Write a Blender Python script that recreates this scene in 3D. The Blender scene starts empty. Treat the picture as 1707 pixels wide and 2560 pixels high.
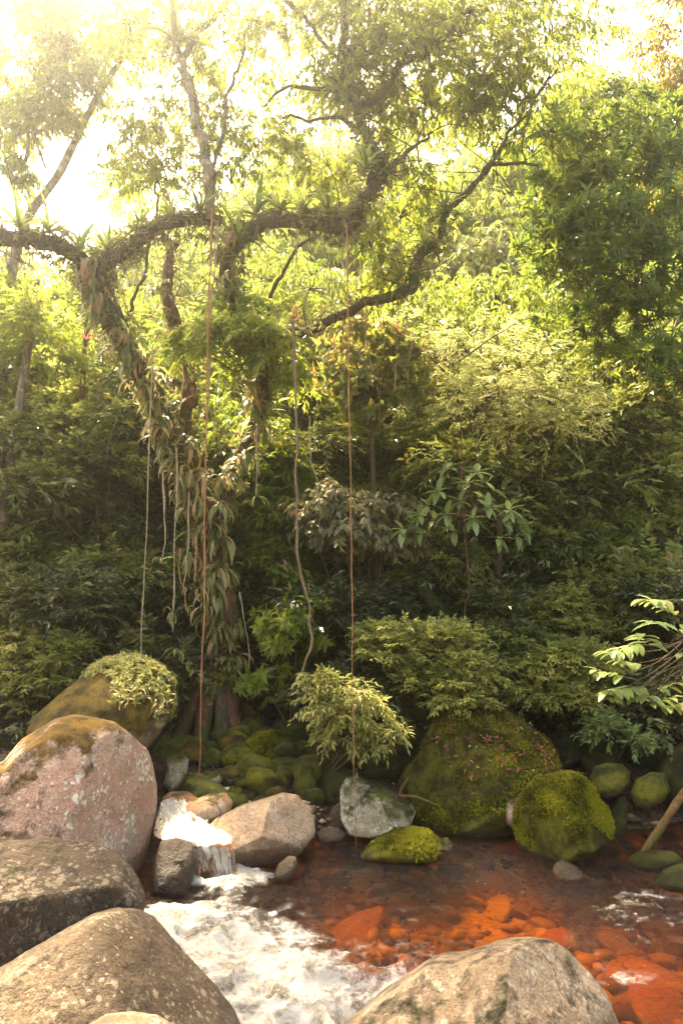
import bpy, math
import numpy as np
from math import radians, sin, cos, tan, pi
from mathutils import Vector

# ------------------------------------------------------------------ camera, sky, sun, exposure
sc = bpy.context.scene
COL = sc.collection
H, FPX, PITCH = 2.6, 1750.0, radians(6.0)
cam_d = bpy.data.cameras.new('camera')
cam = bpy.data.objects.new('camera', cam_d); COL.objects.link(cam)
cam.location = (0, 0, H); cam.rotation_euler = (radians(90) + PITCH, 0, 0)
cam_d.sensor_fit = 'VERTICAL'; cam_d.sensor_height = 36.0; cam_d.lens = 36.0 * FPX / 2560.0
cam_d.clip_start = 0.05; cam_d.clip_end = 1000
sc.camera = cam

SUN_EL, SUN_AZ = radians(56), radians(-32)          # behind the trees, upper left
world = bpy.data.worlds.new('World'); sc.world = world; world.use_nodes = True
wn = world.node_tree
sky = wn.nodes.new('ShaderNodeTexSky'); sky.sky_type = 'NISHITA'; sky.sun_disc = False
sky.sun_elevation = SUN_EL; sky.sun_rotation = SUN_AZ
sky.air_density = 1.0; sky.dust_density = 6.0; sky.ozone_density = 1.0
wn.links.new(sky.outputs[0], wn.nodes['Background'].inputs[0])
wn.nodes['Background'].inputs[1].default_value = 0.15
sd = bpy.data.lights.new('sun', 'SUN'); sd.energy = 5.0; sd.angle = radians(6.0); sd.color = (1.0, 0.93, 0.80)
so = bpy.data.objects.new('sun', sd); COL.objects.link(so)
sdir = Vector((sin(SUN_AZ) * cos(SUN_EL), cos(SUN_AZ) * cos(SUN_EL), sin(SUN_EL)))
so.rotation_euler = sdir.to_track_quat('Z', 'Y').to_euler(); so.location = sdir * 60

vs = sc.view_settings
vs.view_transform = 'Standard'; vs.look = 'None'; vs.gamma = 1.0; vs.use_curve_mapping = False
vs.exposure = 2.7
vs.use_white_balance = True; vs.white_balance_temperature = 8600; vs.white_balance_tint = 9
cy = sc.cycles
cy.use_denoising = True
cy.max_bounces = 7; cy.diffuse_bounces = 4; cy.glossy_bounces = 3; cy.transmission_bounces = 5
cy.transparent_max_bounces = 10; cy.volume_bounces = 1
cy.caustics_reflective = False; cy.caustics_refractive = False
cy.sample_clamp_indirect = 6.0

# ------------------------------------------------------------------ helpers: pixels, noise, meshes
CAM = np.array((0.0, 0.0, H))
FW = np.array((0.0, cos(PITCH), sin(PITCH))); UP = np.array((0.0, -sin(PITCH), cos(PITCH))); RT = np.array((1.0, 0.0, 0.0))

def ray(px, py):
    return RT * ((px - 853.5) / FPX) + UP * ((1280.0 - py) / FPX) + FW

def at(px, py, Y):
    d = ray(px, py)
    return CAM + d * (Y / d[1])

def onz(px, py, z):
    d = ray(px, py)
    return CAM + d * ((z - H) / d[2])

def _hash(ix, iy, iz, seed):
    h = (ix * 374761393 + iy * 668265263 + iz * 1274126177 + seed * 974634777) & 0xFFFFFFFF
    h = ((h ^ (h >> 13)) * 1274126177) & 0xFFFFFFFF
    h = (h ^ (h >> 16)) & 0xFFFFFF
    return h / float(0xFFFFFF)

def vnoise(p, seed=0):
    p = np.asarray(p, float); i = np.floor(p).astype(np.int64); f = p - i
    u = f * f * f * (f * (f * 6 - 15) + 10)
    r = 0
    for dx in (0, 1):
        wx = u[:, 0] if dx else 1 - u[:, 0]
        for dy in (0, 1):
            wy = u[:, 1] if dy else 1 - u[:, 1]
            for dz in (0, 1):
                wz = u[:, 2] if dz else 1 - u[:, 2]
                r = r + wx * wy * wz * _hash(i[:, 0] + dx, i[:, 1] + dy, i[:, 2] + dz, seed)
    return r * 2 - 1

def fbm(p, octv=4, seed=0, gain=0.5, lac=2.03):
    a, s, r = 1.0, 0, 0
    q = np.asarray(p, float)
    for o in range(octv):
        r = r + a * vnoise(q, seed + o * 17); s += a; a *= gain; q = q * lac + 3.7
    return r / s

def smooth(x, a, b):
    t = np.clip((x - a) / (b - a), 0, 1)
    return t * t * (3 - 2 * t)

def new_mesh(name, V, F, mat=None, shade=True, tint=None, attrs=None):
    V = np.asarray(V, np.float32); F = np.asarray(F, np.int32)
    me = bpy.data.meshes.new(name)
    n, k = F.shape
    me.vertices.add(len(V)); me.vertices.foreach_set('co', V.ravel())
    me.loops.add(n * k); me.loops.foreach_set('vertex_index', F.ravel())
    me.polygons.add(n); me.polygons.foreach_set('loop_start', np.arange(0, n * k, k, dtype=np.int32))
    me.update(calc_edges=True)
    me.polygons.foreach_set('use_smooth', np.full(n, shade, dtype=bool))
    if tint is not None:
        a = me.attributes.new('tint', 'FLOAT', 'POINT'); a.data.foreach_set('value', np.asarray(tint, np.float32))
    for kx, v in (attrs or {}).items():
        a = me.attributes.new(kx, 'FLOAT', 'POINT'); a.data.foreach_set('value', np.asarray(v, np.float32))
    if mat: me.materials.append(mat)
    return me

def link(name, me, parent=None, loc=None):
    o = bpy.data.objects.new(name, me); COL.objects.link(o)
    if loc is not None: o.location = loc
    if parent: o.parent = parent
    return o

def tag(o, label=None, cat=None, group=None, kind=None):
    if label: o['label'] = label
    if cat: o['category'] = cat
    if group: o['group'] = group
    if kind: o['kind'] = kind
    return o

def empty(name, loc):
    o = bpy.data.objects.new(name, None); COL.objects.link(o); o.location = loc; o.empty_display_size = 0.2
    return o

def part(name, V, F, mat, root, **kw):
    """mesh from world coordinates, child of an unrotated root"""
    V = np.asarray(V, float) - np.array(root.location)
    return link(name, new_mesh(name, V, F, mat, **kw), parent=root)

def catmull(P, n):
    P = np.asarray(P, float)
    if len(P) == 2:
        t = np.linspace(0, 1, n)[:, None]; return P[0] * (1 - t) + P[1] * t
    Q = np.vstack([2 * P[0] - P[1], P, 2 * P[-1] - P[-2]])
    out = []
    seg = len(P) - 1
    for t in np.linspace(0, seg - 1e-6, n):
        i = int(t); f = t - i
        a, b, c, d = Q[i], Q[i + 1], Q[i + 2], Q[i + 3]
        out.append(0.5 * (2 * b + (c - a) * f + (2 * a - 5 * b + 4 * c - d) * f * f + (3 * b - a - 3 * c + d) * f ** 3))
    return np.array(out)

def tube(P, R, n=16, sides=7, rough=0.0, seed=0, nscale=3.0, jit=0.0):
    """tapered tube through control points P with radii R"""
    P = np.asarray(P, float)
    C = catmull(P, n)
    if jit: C = C + jit * np.stack([fbm(C * 2.2 + 7 * a, 3, seed + a) for a in range(3)], -1) * np.minimum(1, np.linspace(0, 8, n))[:, None]
    R = np.interp(np.linspace(0, 1, n), np.linspace(0, 1, len(R)), R)
    T = np.gradient(C, axis=0); T /= np.linalg.norm(T, axis=1)[:, None] + 1e-9
    ref = np.array((0.31, 0.95, 0.05)) if abs(T[0] @ np.array((0.31, 0.95, 0.05))) < 0.9 else np.array((1.0, 0, 0))
    A = np.cross(T, ref); A /= np.linalg.norm(A, axis=1)[:, None] + 1e-9
    B = np.cross(T, A)
    th = np.linspace(0, 2 * pi, sides, endpoint=False)
    V = C[:, None] + R[:, None, None] * (A[:, None] * np.cos(th)[None, :, None] + B[:, None] * np.sin(th)[None, :, None])
    V = V.reshape(-1, 3)
    if rough:
        nrm = V - np.repeat(C, sides, 0)
        V = V + nrm * (rough * (fbm(V * np.array((nscale, nscale, nscale * 0.4)) * 2, 3, seed) + 0.6 * vnoise(V * nscale * 6, seed + 3)))[:, None]
    V = np.vstack([V, C[-1:]])
    i = np.arange(n - 1)[:, None] * sides; j = np.arange(sides)[None]; j2 = (j + 1) % sides
    q = np.stack([i + j, i + j2, i + sides + j2, i + sides + j], -1).reshape(-1, 4)
    tris = np.vstack([q[:, [0, 1, 2]], q[:, [0, 2, 3]]])
    last = (n - 1) * sides
    cap = np.stack([last + np.arange(sides), last + (np.arange(sides) + 1) % sides, np.full(sides, n * sides)], -1)
    return V, np.vstack([tris, cap])

def sticks(A, B, r0, r1):
    """thin three-sided straight twigs"""
    d = unit(B - A); a = unit(np.cross(d, np.array((0.3, 0.9, 0.2)))); b = np.cross(d, a)
    th = np.array((0, 2.094, 4.189))
    ring = a[:, None] * np.cos(th)[None, :, None] + b[:, None] * np.sin(th)[None, :, None]
    V = np.concatenate([A[:, None] + ring * r0, B[:, None] + ring * r1], 1).reshape(-1, 3)
    T = np.array([(0, 1, 4), (0, 4, 3), (1, 2, 5), (1, 5, 4), (2, 0, 3), (2, 3, 5)])
    return V, (T[None] + (np.arange(len(A)) * 6)[:, None, None]).reshape(-1, 3)

def join(L):
    V, F, off = [], [], 0
    for v, f in L:
        V.append(v); F.append(np.asarray(f) + off); off += len(v)
    return np.vstack(V), np.vstack(F)

def unit(a):
    return a / (np.linalg.norm(a, axis=-1, keepdims=True) + 1e-9)

# ------------------------------------------------------------------ materials
class NT:
    def __init__(s, name):
        s.m = bpy.data.materials.new(name); s.m.use_nodes = True
        s.t = s.m.node_tree; s.t.nodes.clear()
        s.out = s.t.nodes.new('ShaderNodeOutputMaterial')
    def n(s, typ, props=None, **inp):
        nd = s.t.nodes.new('ShaderNode' + typ)
        for k, v in (props or {}).items(): setattr(nd, k, v)
        for k, v in inp.items(): s.set(nd, int(k[1:]) if k[0] == 'i' and k[1:].isdigit() else k.replace('_', ' '), v)
        return nd
    def set(s, nd, k, v):
        sock = nd.inputs[k]
        if isinstance(v, bpy.types.NodeSocket): s.t.links.new(v, sock)
        elif isinstance(v, bpy.types.Node): s.t.links.new(v.outputs[0], sock)
        else:
            if isinstance(v, tuple) and len(v) == 3 and sock.type == 'RGBA': v = v + (1,)
            sock.default_value = v
    def math(s, op, a, b=0.0, c=0.0, clamp=False):
        return s.n('Math', dict(operation=op, use_clamp=clamp), i0=a, i1=b, i2=c).outputs[0]
    def mix(s, f, a, b):
        nd = s.n('Mix', dict(data_type='RGBA'), i0=f, i6=a, i7=b); return nd.outputs[2]
    def mapr(s, v, a, b, c=0.0, d=1.0):
        return s.n('MapRange', dict(interpolation_type='SMOOTHSTEP'), i0=v, i1=a, i2=b, i3=c, i4=d).outputs[0]
    def noise(s, vec, scale, detail=5, rough=0.6, dist=0.0):
        return s.n('TexNoise', None, Vector=vec, Scale=scale, Detail=detail, Roughness=rough, Distortion=dist).outputs[0]
    def done(s, shader, socket='Surface'):
        s.t.links.new(shader.outputs[0] if isinstance(shader, bpy.types.Node) else shader, s.out.inputs[socket]); return s.m

def leaf_mat(name, c1, c2, c3=None, trans=0.45, tr_col=None, rough=0.42, spec=0.4, val=2.3):
    k = NT(name)
    a = k.n('Attribute', dict(attribute_name='tint')).outputs[2]
    oi = k.n('ObjectInfo').outputs['Random']
    a2 = k.math('ADD', a, k.math('MULTIPLY', k.math('SUBTRACT', oi, 0.5), 0.3))
    col = k.mix(k.mapr(a2, 0.1, 0.9), c1, c2)
    if c3: col = k.mix(k.mapr(a, 0.93, 0.97), col, c3)
    p = k.n('BsdfPrincipled', None, Base_Color=col, Roughness=rough)
    p.inputs['Specular IOR Level'].default_value = spec
    hs = k.n('HueSaturation', None, Hue=0.485, Saturation=0.95, Value=val, Color=col)
    t = k.n('BsdfTranslucent', None, Color=tr_col if tr_col else hs.outputs[0])
    return k.done(k.n('MixShader', None, i0=trans, i1=p.outputs[0], i2=t.outputs[0]))

def bark_mat(name, c1, c2, moss=0.0, mossc=(0.06, 0.08, 0.015), lich=0.0, scale=1.0):
    k = NT(name)
    g = k.n('NewGeometry'); pos = g.outputs['Position']
    mp = k.n('Mapping', None, Vector=pos, Scale=(9 * scale, 9 * scale, 2.2 * scale))
    n1 = k.noise(mp.outputs[0], 2.2, 7, 0.7, 0.5)
    n2 = k.noise(pos, 2.3 * scale, 4, 0.6)
    col = k.mix(k.mapr(n1, 0.3, 0.7), c1, c2)
    if lich: col = k.mix(k.math('MULTIPLY', k.mapr(k.noise(pos, 11, 3, 0.5), 0.58, 0.66), lich), col, (0.42, 0.42, 0.32))
    if moss: col = k.mix(k.math('MULTIPLY', k.mapr(k.math('ADD', n2, k.math('MULTIPLY', n1, 0.25)), 0.72 - 0.4 * moss, 0.85 - 0.4 * moss), 0.9), col, mossc)
    b = k.n('Bump', None, Strength=0.9, Distance=0.03, Height=n1)
    p = k.n('BsdfPrincipled', None, Base_Color=col, Roughness=0.9, Normal=b.outputs[0])
    p.inputs['Specular IOR Level'].default_value = 0.25
    return k.done(p)

def rock_mat(name, c1, c2, moss=0.0, mossc=(0.075, 0.085, 0.012), lich=0.0, lichc=(0.62, 0.58, 0.48), dark=0.4, streak=0.0, mossn=0.42, wet=0.16, rust=0.0, seed=0.0):
    """granite boulder: mottled stone, dark weathering, moss on upward faces, pale lichen dots, wet foot"""
    k = NT(name)
    g = k.n('NewGeometry'); nz = k.n('SeparateXYZ', None, Vector=g.outputs['Normal']).outputs[2]
    pz = k.n('SeparateXYZ', None, Vector=g.outputs['Position']).outputs[2]
    pos = k.n('VectorMath', dict(operation='ADD'), i0=g.outputs['Position'], i1=(seed, seed * 0.7, seed * 1.3)).outputs[0]
    big = k.noise(pos, 1.7, 6, 0.62, 0.6)
    mid = k.noise(pos, 7.0, 7, 0.68, 0.3)
    fine = k.noise(pos, 46.0, 4, 0.7)
    grain = k.noise(pos, 150.0, 2, 0.6)
    col = k.mix(k.mapr(big, 0.32, 0.66), c1, c2)
    col = k.mix(k.mapr(mid, 0.52, 0.78, 0, dark), col, (0.035, 0.026, 0.02))
    col = k.mix(k.mapr(fine, 0.46, 0.68, 0, 0.75), col, tuple(0.5 * x for x in c1))
    col = k.mix(k.mapr(grain, 0.55, 0.75, 0, 0.35), col, tuple(min(1, 1.5 * x) for x in c2))
    crk = k.n('TexVoronoi', dict(feature='DISTANCE_TO_EDGE'), Vector=k.n('VectorMath', dict(operation='ADD'), i0=pos, i1=k.n('VectorMath', dict(operation='SCALE'), i0=k.n('TexNoise', None, Vector=pos, Scale=3.0, Detail=4.0).outputs[1], Scale=0.5).outputs[0]).outputs[0], Scale=0.9).outputs[0]
    col = k.mix(k.math('MULTIPLY', k.mapr(crk, 0.0, 0.012, 1, 0), k.mapr(big, 0.45, 0.62, 0, 0.75)), col, (0.03, 0.022, 0.016))
    if rust: col = k.mix(k.math('MULTIPLY', k.mapr(k.noise(pos, 1.1, 5, 0.6), 0.5, 0.62), rust), col, (0.34, 0.12, 0.04))
    if lich:
        vo = k.n('TexVoronoi', None, Vector=k.n('VectorMath', dict(operation='ADD'), i0=pos, i1=k.n('VectorMath', dict(operation='SCALE'), i0=k.n('TexNoise', None, Vector=pos, Scale=14.0, Detail=3.0).outputs[1], Scale=0.07).outputs[0]).outputs[0], Scale=21.0)
        rad = k.mapr(k.noise(pos, 2.6, 3, 0.6), 0.40, 0.66, 0.05, 0.62)
        d = k.math('SUBTRACT', k.math('MULTIPLY', rad, k.math('ADD', vo.outputs['Color'], 0.25)), vo.outputs[0])
        col = k.mix(k.math('MULTIPLY', k.mapr(d, -0.03, 0.05), lich), col, lichc)
        sp = k.math('ADD', k.math('MULTIPLY', k.noise(pos, 27.0, 6, 0.72, 0.4), 0.75), k.math('MULTIPLY', k.noise(pos, 2.1, 4, 0.6), 0.35))
        col = k.mix(k.mapr(sp, 0.60, 0.66, 0, lich * 0.85), col, lichc)
    if streak:
        mp = k.n('Mapping', None, Vector=pos, Scale=(7, 7, 1.6), Rotation=(0.1, 0.25, 0.2))
        st = k.noise(mp.outputs[0], 1.6, 5, 0.6, 1.2)
        col = k.mix(k.math('MULTIPLY', k.mapr(st, 0.55, 0.62), k.mapr(nz, 0.35, 0.05, 0, streak)), col, (0.40, 0.40, 0.20))
    bh = k.math('ADD', k.math('MULTIPLY', mid, 0.8), k.math('MULTIPLY', fine, 0.22))
    if moss:
        mfine = k.noise(pos, 85.0, 4, 0.75)
        mm = k.math('ADD', k.math('MULTIPLY', nz, mossn), k.math('ADD', k.math('MULTIPLY', big, 0.97 - mossn), k.math('MULTIPLY', mid, 0.87 - mossn)))
        th = 1.12 - 0.85 * moss
        mask = k.mapr(mm, th - 0.06, th + 0.09)
        mv = k.noise(pos, 4.5, 5, 0.65)
        mc = k.mix(k.mapr(mv, 0.36, 0.64), tuple(0.3 * x for x in mossc), tuple(1.45 * x for x in mossc))
        mc = k.mix(k.mapr(mfine, 0.42, 0.72), k.mix(0.5, mc, (0.012, 0.014, 0.004)), mc)
        mc = k.mix(k.mapr(k.noise(pos, 9.0, 3, 0.6), 0.58, 0.72, 0, 0.5), mc, (0.11, 0.065, 0.02))
        col = k.mix(mask, col, mc)
        bh = k.math('ADD', bh, k.math('MULTIPLY', mask, k.math('ADD', 0.25, k.math('MULTIPLY', mfine, 0.6))))
    wm = k.mapr(k.math('ADD', pz, k.math('MULTIPLY', k.math('SUBTRACT', mid, 0.5), 0.25)), wet - 0.08, wet + 0.06, 1, 0)
    col = k.mix(k.math('MULTIPLY', wm, 0.6), col, k.mix(0.85, col, (0.02, 0.01, 0.006)))
    b = k.n('Bump', None, Strength=0.9, Distance=0.10, Height=bh)
    p = k.n('BsdfPrincipled', None, Base_Color=col, Roughness=k.math('SUBTRACT', 0.86, k.math('MULTIPLY', wm, 0.5)), Normal=b.outputs[0])
    p.inputs['Specular IOR Level'].default_value = 0.3
    return k.done(p)

# ------------------------------------------------------------------ ground and stream bed
def bank(x):
    """y of the far water edge"""
    return 7.75 + 0.18 * np.sin(x * 1.7 + 0.6) - 0.9 * smooth(-x, -0.2, 0.9) - 0.5 * smooth(x, 2.6, 4.5) * 0

def ground_z(x, y):
    x = np.asarray(x, float); y = np.asarray(y, float)
    d = y - bank(x)
    z = -0.42 + 0.56 * smooth(d, -0.55, 0.5)
    z = z + 0.17 * np.maximum(d - 0.2, 0) * (1 - smooth(d, 3, 7) * 0.0)
    z = z + 0.27 * np.maximum(y - 12.5, 0) - 0.30 * np.maximum(y - 40, 0) - 0.10 * np.maximum(y - 60, 0)
    left = smooth(-x, 1.9, 3.2) * smooth(y, 3.0, 5.5)
    z = z + left * 0.55 * (1 - smooth(d, 0.0, 2.5))
    z = z + smooth(-x, 1.0, 2.4) * smooth(y, 6.7, 7.3) * (1 - smooth(y, 9, 12)) * 0.12
    near = smooth(-y, -3.2, -1.0)
    z = z + near * 0.9
    z = z + 0.25 * smooth(np.abs(x), 6, 20) * np.abs(x) * 0.35
    p = np.stack([x * 0.8, y * 0.8, x * 0], -1)
    z = z + 0.10 * fbm(p, 4, 5) * smooth(d, -1.0, 2.0) + 0.05 * fbm(p * 3, 3, 9)
    return z

def gz(x, y):
    return float(ground_z(np.array([x]), np.array([y]))[0])

def make_ground():
    xs = np.unique(np.concatenate([np.linspace(-60, -8, 27), np.linspace(-8, 8, 161), np.linspace(8, 60, 27)]))
    ys = np.unique(np.concatenate([np.linspace(-20, 2, 12), np.linspace(2, 14, 141), np.linspace(14, 75, 62)]))
    X, Y = np.meshgrid(xs, ys); nx, ny = len(xs), len(ys)
    V = np.stack([X.ravel(), Y.ravel(), ground_z(X.ravel(), Y.ravel())], -1)
    i = (np.arange(ny - 1)[:, None] * nx + np.arange(nx - 1)[None]).ravel()
    F = np.stack([i, i + 1, i + nx + 1, i + nx], -1)
    k = NT('forest_floor'); g = k.n('NewGeometry'); pos = g.outputs['Position']
    pz = k.n('SeparateXYZ', None, Vector=pos).outputs[2]
    n1 = k.noise(pos, 3.0, 7, 0.7); n2 = k.noise(pos, 22.0, 5, 0.7)
    vo = k.n('TexVoronoi', None, Vector=pos, Scale=19.0)
    litter = k.mix(k.mapr(vo.outputs['Color'], 0.2, 0.9), (0.030, 0.018, 0.010), (0.14, 0.058, 0.028))
    col = k.mix(k.mapr(n1, 0.45, 0.62), litter, (0.022, 0.020, 0.009))
    col = k.mix(k.mapr(n2, 0.55, 0.7, 0, 0.6), col, (0.04, 0.05, 0.012))
    bed = k.mix(k.mapr(k.noise(pos, 1.6, 6, 0.68, 0.8), 0.36, 0.64), (0.20, 0.13, 0.07), (0.58, 0.43, 0.255))
    bed = k.mix(k.mapr(n2, 0.5, 0.68, 0, 0.7), bed, (0.10, 0.06, 0.035))
    col = k.mix(k.mapr(pz, -0.12, 0.06), bed, col)
    b = k.n('Bump', None, Strength=1.0, Distance=0.05, Height=k.math('ADD', n2, vo.outputs[0]))
    p = k.n('BsdfPrincipled', None, Base_Color=col, Roughness=0.92, Normal=b.outputs[0])
    o = link('ground', new_mesh('ground', V, F, k.done(p)))
    tag(o, 'dark forest floor and stony stream bed rising into a wooded slope', kind='structure')
    return o
ground = make_ground()

# ------------------------------------------------------------------ water
def flow_pts(*a): return np.array([onz(px, py, 0.0)[:2] for px, py in a])
FALL = onz(545, 2195, 0.0)                                     # foot of the little cascade
CORE = flow_pts((560, 2200), (480, 2260), (480, 2330), (600, 2400), (720, 2470), (800, 2560), (800, 2700))
CW = np.array([0.22, 0.36, 0.52, 0.66, 0.80, 0.85, 0.8])

def seg_dist(P, A, W):
    best = np.full(len(P), 1e9); 
    for i in range(len(A) - 1):
        a, b = A[i], A[i + 1]; d = b - a
        t = np.clip(((P - a) @ d) / (d @ d), 0, 1)
        dd = np.linalg.norm(P - (a + t[:, None] * d), axis=1) / (W[i] * (1 - t) + W[i + 1] * t)
        best = np.minimum(best, dd)
    return best

def water_z(x, y, f):
    p = np.stack([x * 1.1, y * 2.6, x * 0], -1)
    z = 0.020 * fbm(p * 1.7, 4, 31) + 0.006 * fbm(p * 5, 2, 37)
    q = np.stack([x * 2.1 + y * 0.7, y * 3.0, x * 0], -1)
    rid = 1 - np.abs(fbm(q * 1.4, 5, 41)) * 2.4
    z = z + smooth(f, 0.25, 0.9) * (0.075 * rid + 0.05 * fbm(q * 0.6, 3, 45) + 0.02 * fbm(q * 7, 3, 53))
    z = z - 0.20 * smooth(-y, -6.0, -4.3) * (0.35 + 0.65 * smooth(f, 0.1, 0.8))
    return z

def make_water():
    xs = np.linspace(-2.4, 5.6, 440); ys = np.concatenate([np.linspace(2.4, 4.0, 50, endpoint=False), np.linspace(4.0, 9.4, 330)])
    X, Y = np.meshgrid(xs, ys); x, y = X.ravel(), Y.ravel()
    P = np.stack([x, y], -1)
    wob = fbm(np.stack([x * 1.5, y * 2.0, x * 0], -1), 4, 77)
    d = seg_dist(P, CORE, CW) + 0.55 * wob
    f = 1 - smooth(d, 0.30, 2.0)
    fall = 1 - smooth(np.linalg.norm((P - FALL[:2]) * np.array((0.75, 1.5)), axis=1) + 0.1 * wob, 0.18, 0.52)
    pocket = flow_pts((640, 2255))[0]
    calm = 1 - smooth(np.linalg.norm((P - flow_pts((430, 2245))[0]) * np.array((0.9, 1.9)), axis=1), 0.25, 0.5)
    f = np.maximum(f * (1 - 0.75 * calm), fall)
    wake = 1 - smooth(np.linalg.norm((P - flow_pts((1530, 2420))[0]) * np.array((0.8, 2.2)), axis=1), 0.05, 0.5)
    f = np.maximum(f, wake * 0.55)
    rip = smooth(fbm(np.stack([x * 0.8, y * 1.6, x * 0], -1), 3, 99), -0.1, 0.5) * smooth(-y, -7.3, -6.0)
    f = np.maximum(f, 0.50 * rip)  # glints of light on the pool ripples, painted as pale foam streaks
    near_core = 1 - smooth(d, 1.2, 3.2)
    f = np.maximum(f, 0.42 * near_core)
    z = water_z(x, y, f)
    nx, ny = len(xs), len(ys)
    V = np.stack([x, y, z], -1)
    i = (np.arange(ny - 1)[:, None] * nx + np.arange(nx - 1)[None]).ravel()
    F = np.stack([i, i + 1, i + nx + 1, i + nx], -1)
    k = NT('stream_water'); pos = k.n('NewGeometry').outputs['Position']
    fa = k.n('Attribute', dict(attribute_name='foam')).outputs[2]
    mp = k.n('Mapping', None, Vector=pos, Rotation=(0, 0, 0.35), Scale=(1.1, 1.75, 1.0))
    n1 = k.noise(mp.outputs[0], 3.8, 9, 0.70, 0.7)
    n2 = k.noise(pos, 38.0, 5, 0.75, 0.3)
    lace = k.math('ADD', k.math('MULTIPLY', n1, 0.72), k.math('MULTIPLY', n2, 0.28))
    th = k.math('SUBTRACT', 0.775, k.math('MULTIPLY', fa, 0.43))
    foam = k.math('SUBTRACT', lace, th)
    foam = k.mapr(foam, -0.07, 0.17)
    rip = k.math('ADD', k.noise(mp.outputs[0], 9.0, 5, 0.6, 0.4), k.math('MULTIPLY', n2, 0.5))
    b = k.n('Bump', None, Strength=0.85, Distance=0.06, Height=rip)
    tr = k.n('BsdfTransparent', None, Color=(0.86, 0.455, 0.085))
    rf = k.n('BsdfRefraction', None, Color=(0.88, 0.44, 0.08), IOR=1.33, Roughness=0.02, Normal=b.outputs[0])
    tr = k.n('MixShader', None, i0=0.15, i1=tr.outputs[0], i2=rf.outputs[0])
    gl = k.n('BsdfGlossy', None, Color=(1, 1, 1), Roughness=0.05, Normal=b.outputs[0])
    fr = k.n('Fresnel', None, IOR=1.33, Normal=b.outputs[0])
    wat = k.n('MixShader', None, i0=fr.outputs[0], i1=tr.outputs[0], i2=gl.outputs[0])
    fcol = k.mix(k.mapr(lace, 0.35, 0.6), (0.20, 0.17, 0.12), (0.50, 0.475, 0.415))
    fb = k.n('Bump', None, Strength=0.6, Distance=0.03, Height=k.math('ADD', n1, k.math('MULTIPLY', n2, 0.6)))
    fd = k.n('BsdfPrincipled', None, Base_Color=fcol, Roughness=0.6, Normal=fb.outputs[0])
    m = k.done(k.n('MixShader', None, i0=foam, i1=wat.outputs[0], i2=fd.outputs[0]))
    o = link('stream_water', new_mesh('stream_water', V, F, m, attrs={'foam': f}))
    tag(o, 'clear tea-red stream water breaking into white rapids', kind='structure')

    # upper channel and cascade: one sheet, u across, v along the flow
    prof = [((405, 458), 2000, 0.47), ((400, 486), 2030, 0.40), ((398, 524), 2058, 0.35), ((402, 562), 2084, 0.315), ((440, 572), 2108, 0.27),
            ((462, 580), 2128, 0.21), ((478, 583), 2150, 0.13), ((484, 586), 2176, 0.05), ((482, 590), 2200, -0.03)]
    nu, L, Rr = 60, [], []
    for (a, bb), py, z in prof:
        Y = onz((a + bb) / 2, py, z)[1]
        L.append(at(a, py, Y)); Rr.append(at(bb, py, Y))
    nv = 120
    Lc, Rc = catmull(L, nv), catmull(Rr, nv)
    u = np.linspace(-0.08, 1.05, nu)
    S = Lc[:, None] * (1 - u)[None, :, None] + Rc[:, None] * u[None, :, None]
    S = S.reshape(-1, 3)
    vv = np.repeat(np.linspace(0, 1, nv), nu); uu = np.tile(u, nv)
    S[:, 2] += 0.05 * fbm(np.stack([S[:, 0] * 4, S[:, 1] * 3, vv * 2], -1), 4, 61) + 0.03 * np.cos((uu - 0.5) * 3) - 0.015
    S[:, 2] += 0.045 * (1 - smooth(vv, 0.25, 0.5)) * fbm(np.stack([S[:, 0] * 11, S[:, 1] * 9, vv * 3], -1), 3, 67)
    S[:, 1] += 0.03 * fbm(np.stack([uu * 9, vv * 1.2, uu * 0], -1), 3, 63)
    foamv = 0.80 + 0.25 * fbm(np.stack([S[:, 0] * 5, S[:, 1] * 5, vv * 3], -1), 3, 65) - 0.55 * smooth(vv, 0.30, 0.42) * (1 - smooth(vv, 0.50, 0.62)) - 0.25 * smooth(vv, 0.55, 0.9) * (1 - smooth(uu, 0.2, 0.75))
    foamv = foamv - 0.55 * smooth(np.abs(uu - 0.5), 0.33, 0.55)
    i = (np.arange(nv - 1)[:, None] * nu + np.arange(nu - 1)[None]).ravel()
    F = np.stack([i, i + 1, i + nu + 1, i + nu], -1)
    k = NT('cascade_water'); fa = k.n('Attribute', dict(attribute_name='foam')).outputs[2]
    cu = k.n('Attribute', dict(attribute_name='cu')).outputs[2]; cv = k.n('Attribute', dict(attribute_name='cv')).outputs[2]
    vec = k.n('CombineXYZ', None, X=k.math('MULTIPLY', cu, 11.0), Y=k.math('MULTIPLY', cv, 3.4)).outputs[0]
    n1 = k.noise(vec, 1.3, 7, 0.7, 0.9)
    foam = k.mapr(k.math('SUBTRACT', n1, k.math('SUBTRACT', 0.84, k.math('MULTIPLY', fa, 0.58))), -0.06, 0.16)
    b = k.n('Bump', None, Strength=0.7, Distance=0.03, Height=n1)
    tr = k.n('BsdfTransparent', None, Color=(0.80, 0.52, 0.28)); gl = k.n('BsdfGlossy', None, Color=(1, 1, 1), Roughness=0.08, Normal=b.outputs[0])
    fr = k.n('Fresnel', None, IOR=1.33, Normal=b.outputs[0])
    wat = k.n('MixShader', None, i0=fr.outputs[0], i1=tr.outputs[0], i2=gl.outputs[0])
    fd = k.n('BsdfPrincipled', None, Base_Color=k.mix(k.mapr(n1, 0.3, 0.65), (0.22, 0.185, 0.13), (0.52, 0.50, 0.43)), Roughness=0.5, Normal=b.outputs[0])
    m = k.done(k.n('MixShader', None, i0=foam, i1=wat.outputs[0], i2=fd.outputs[0]))
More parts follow.
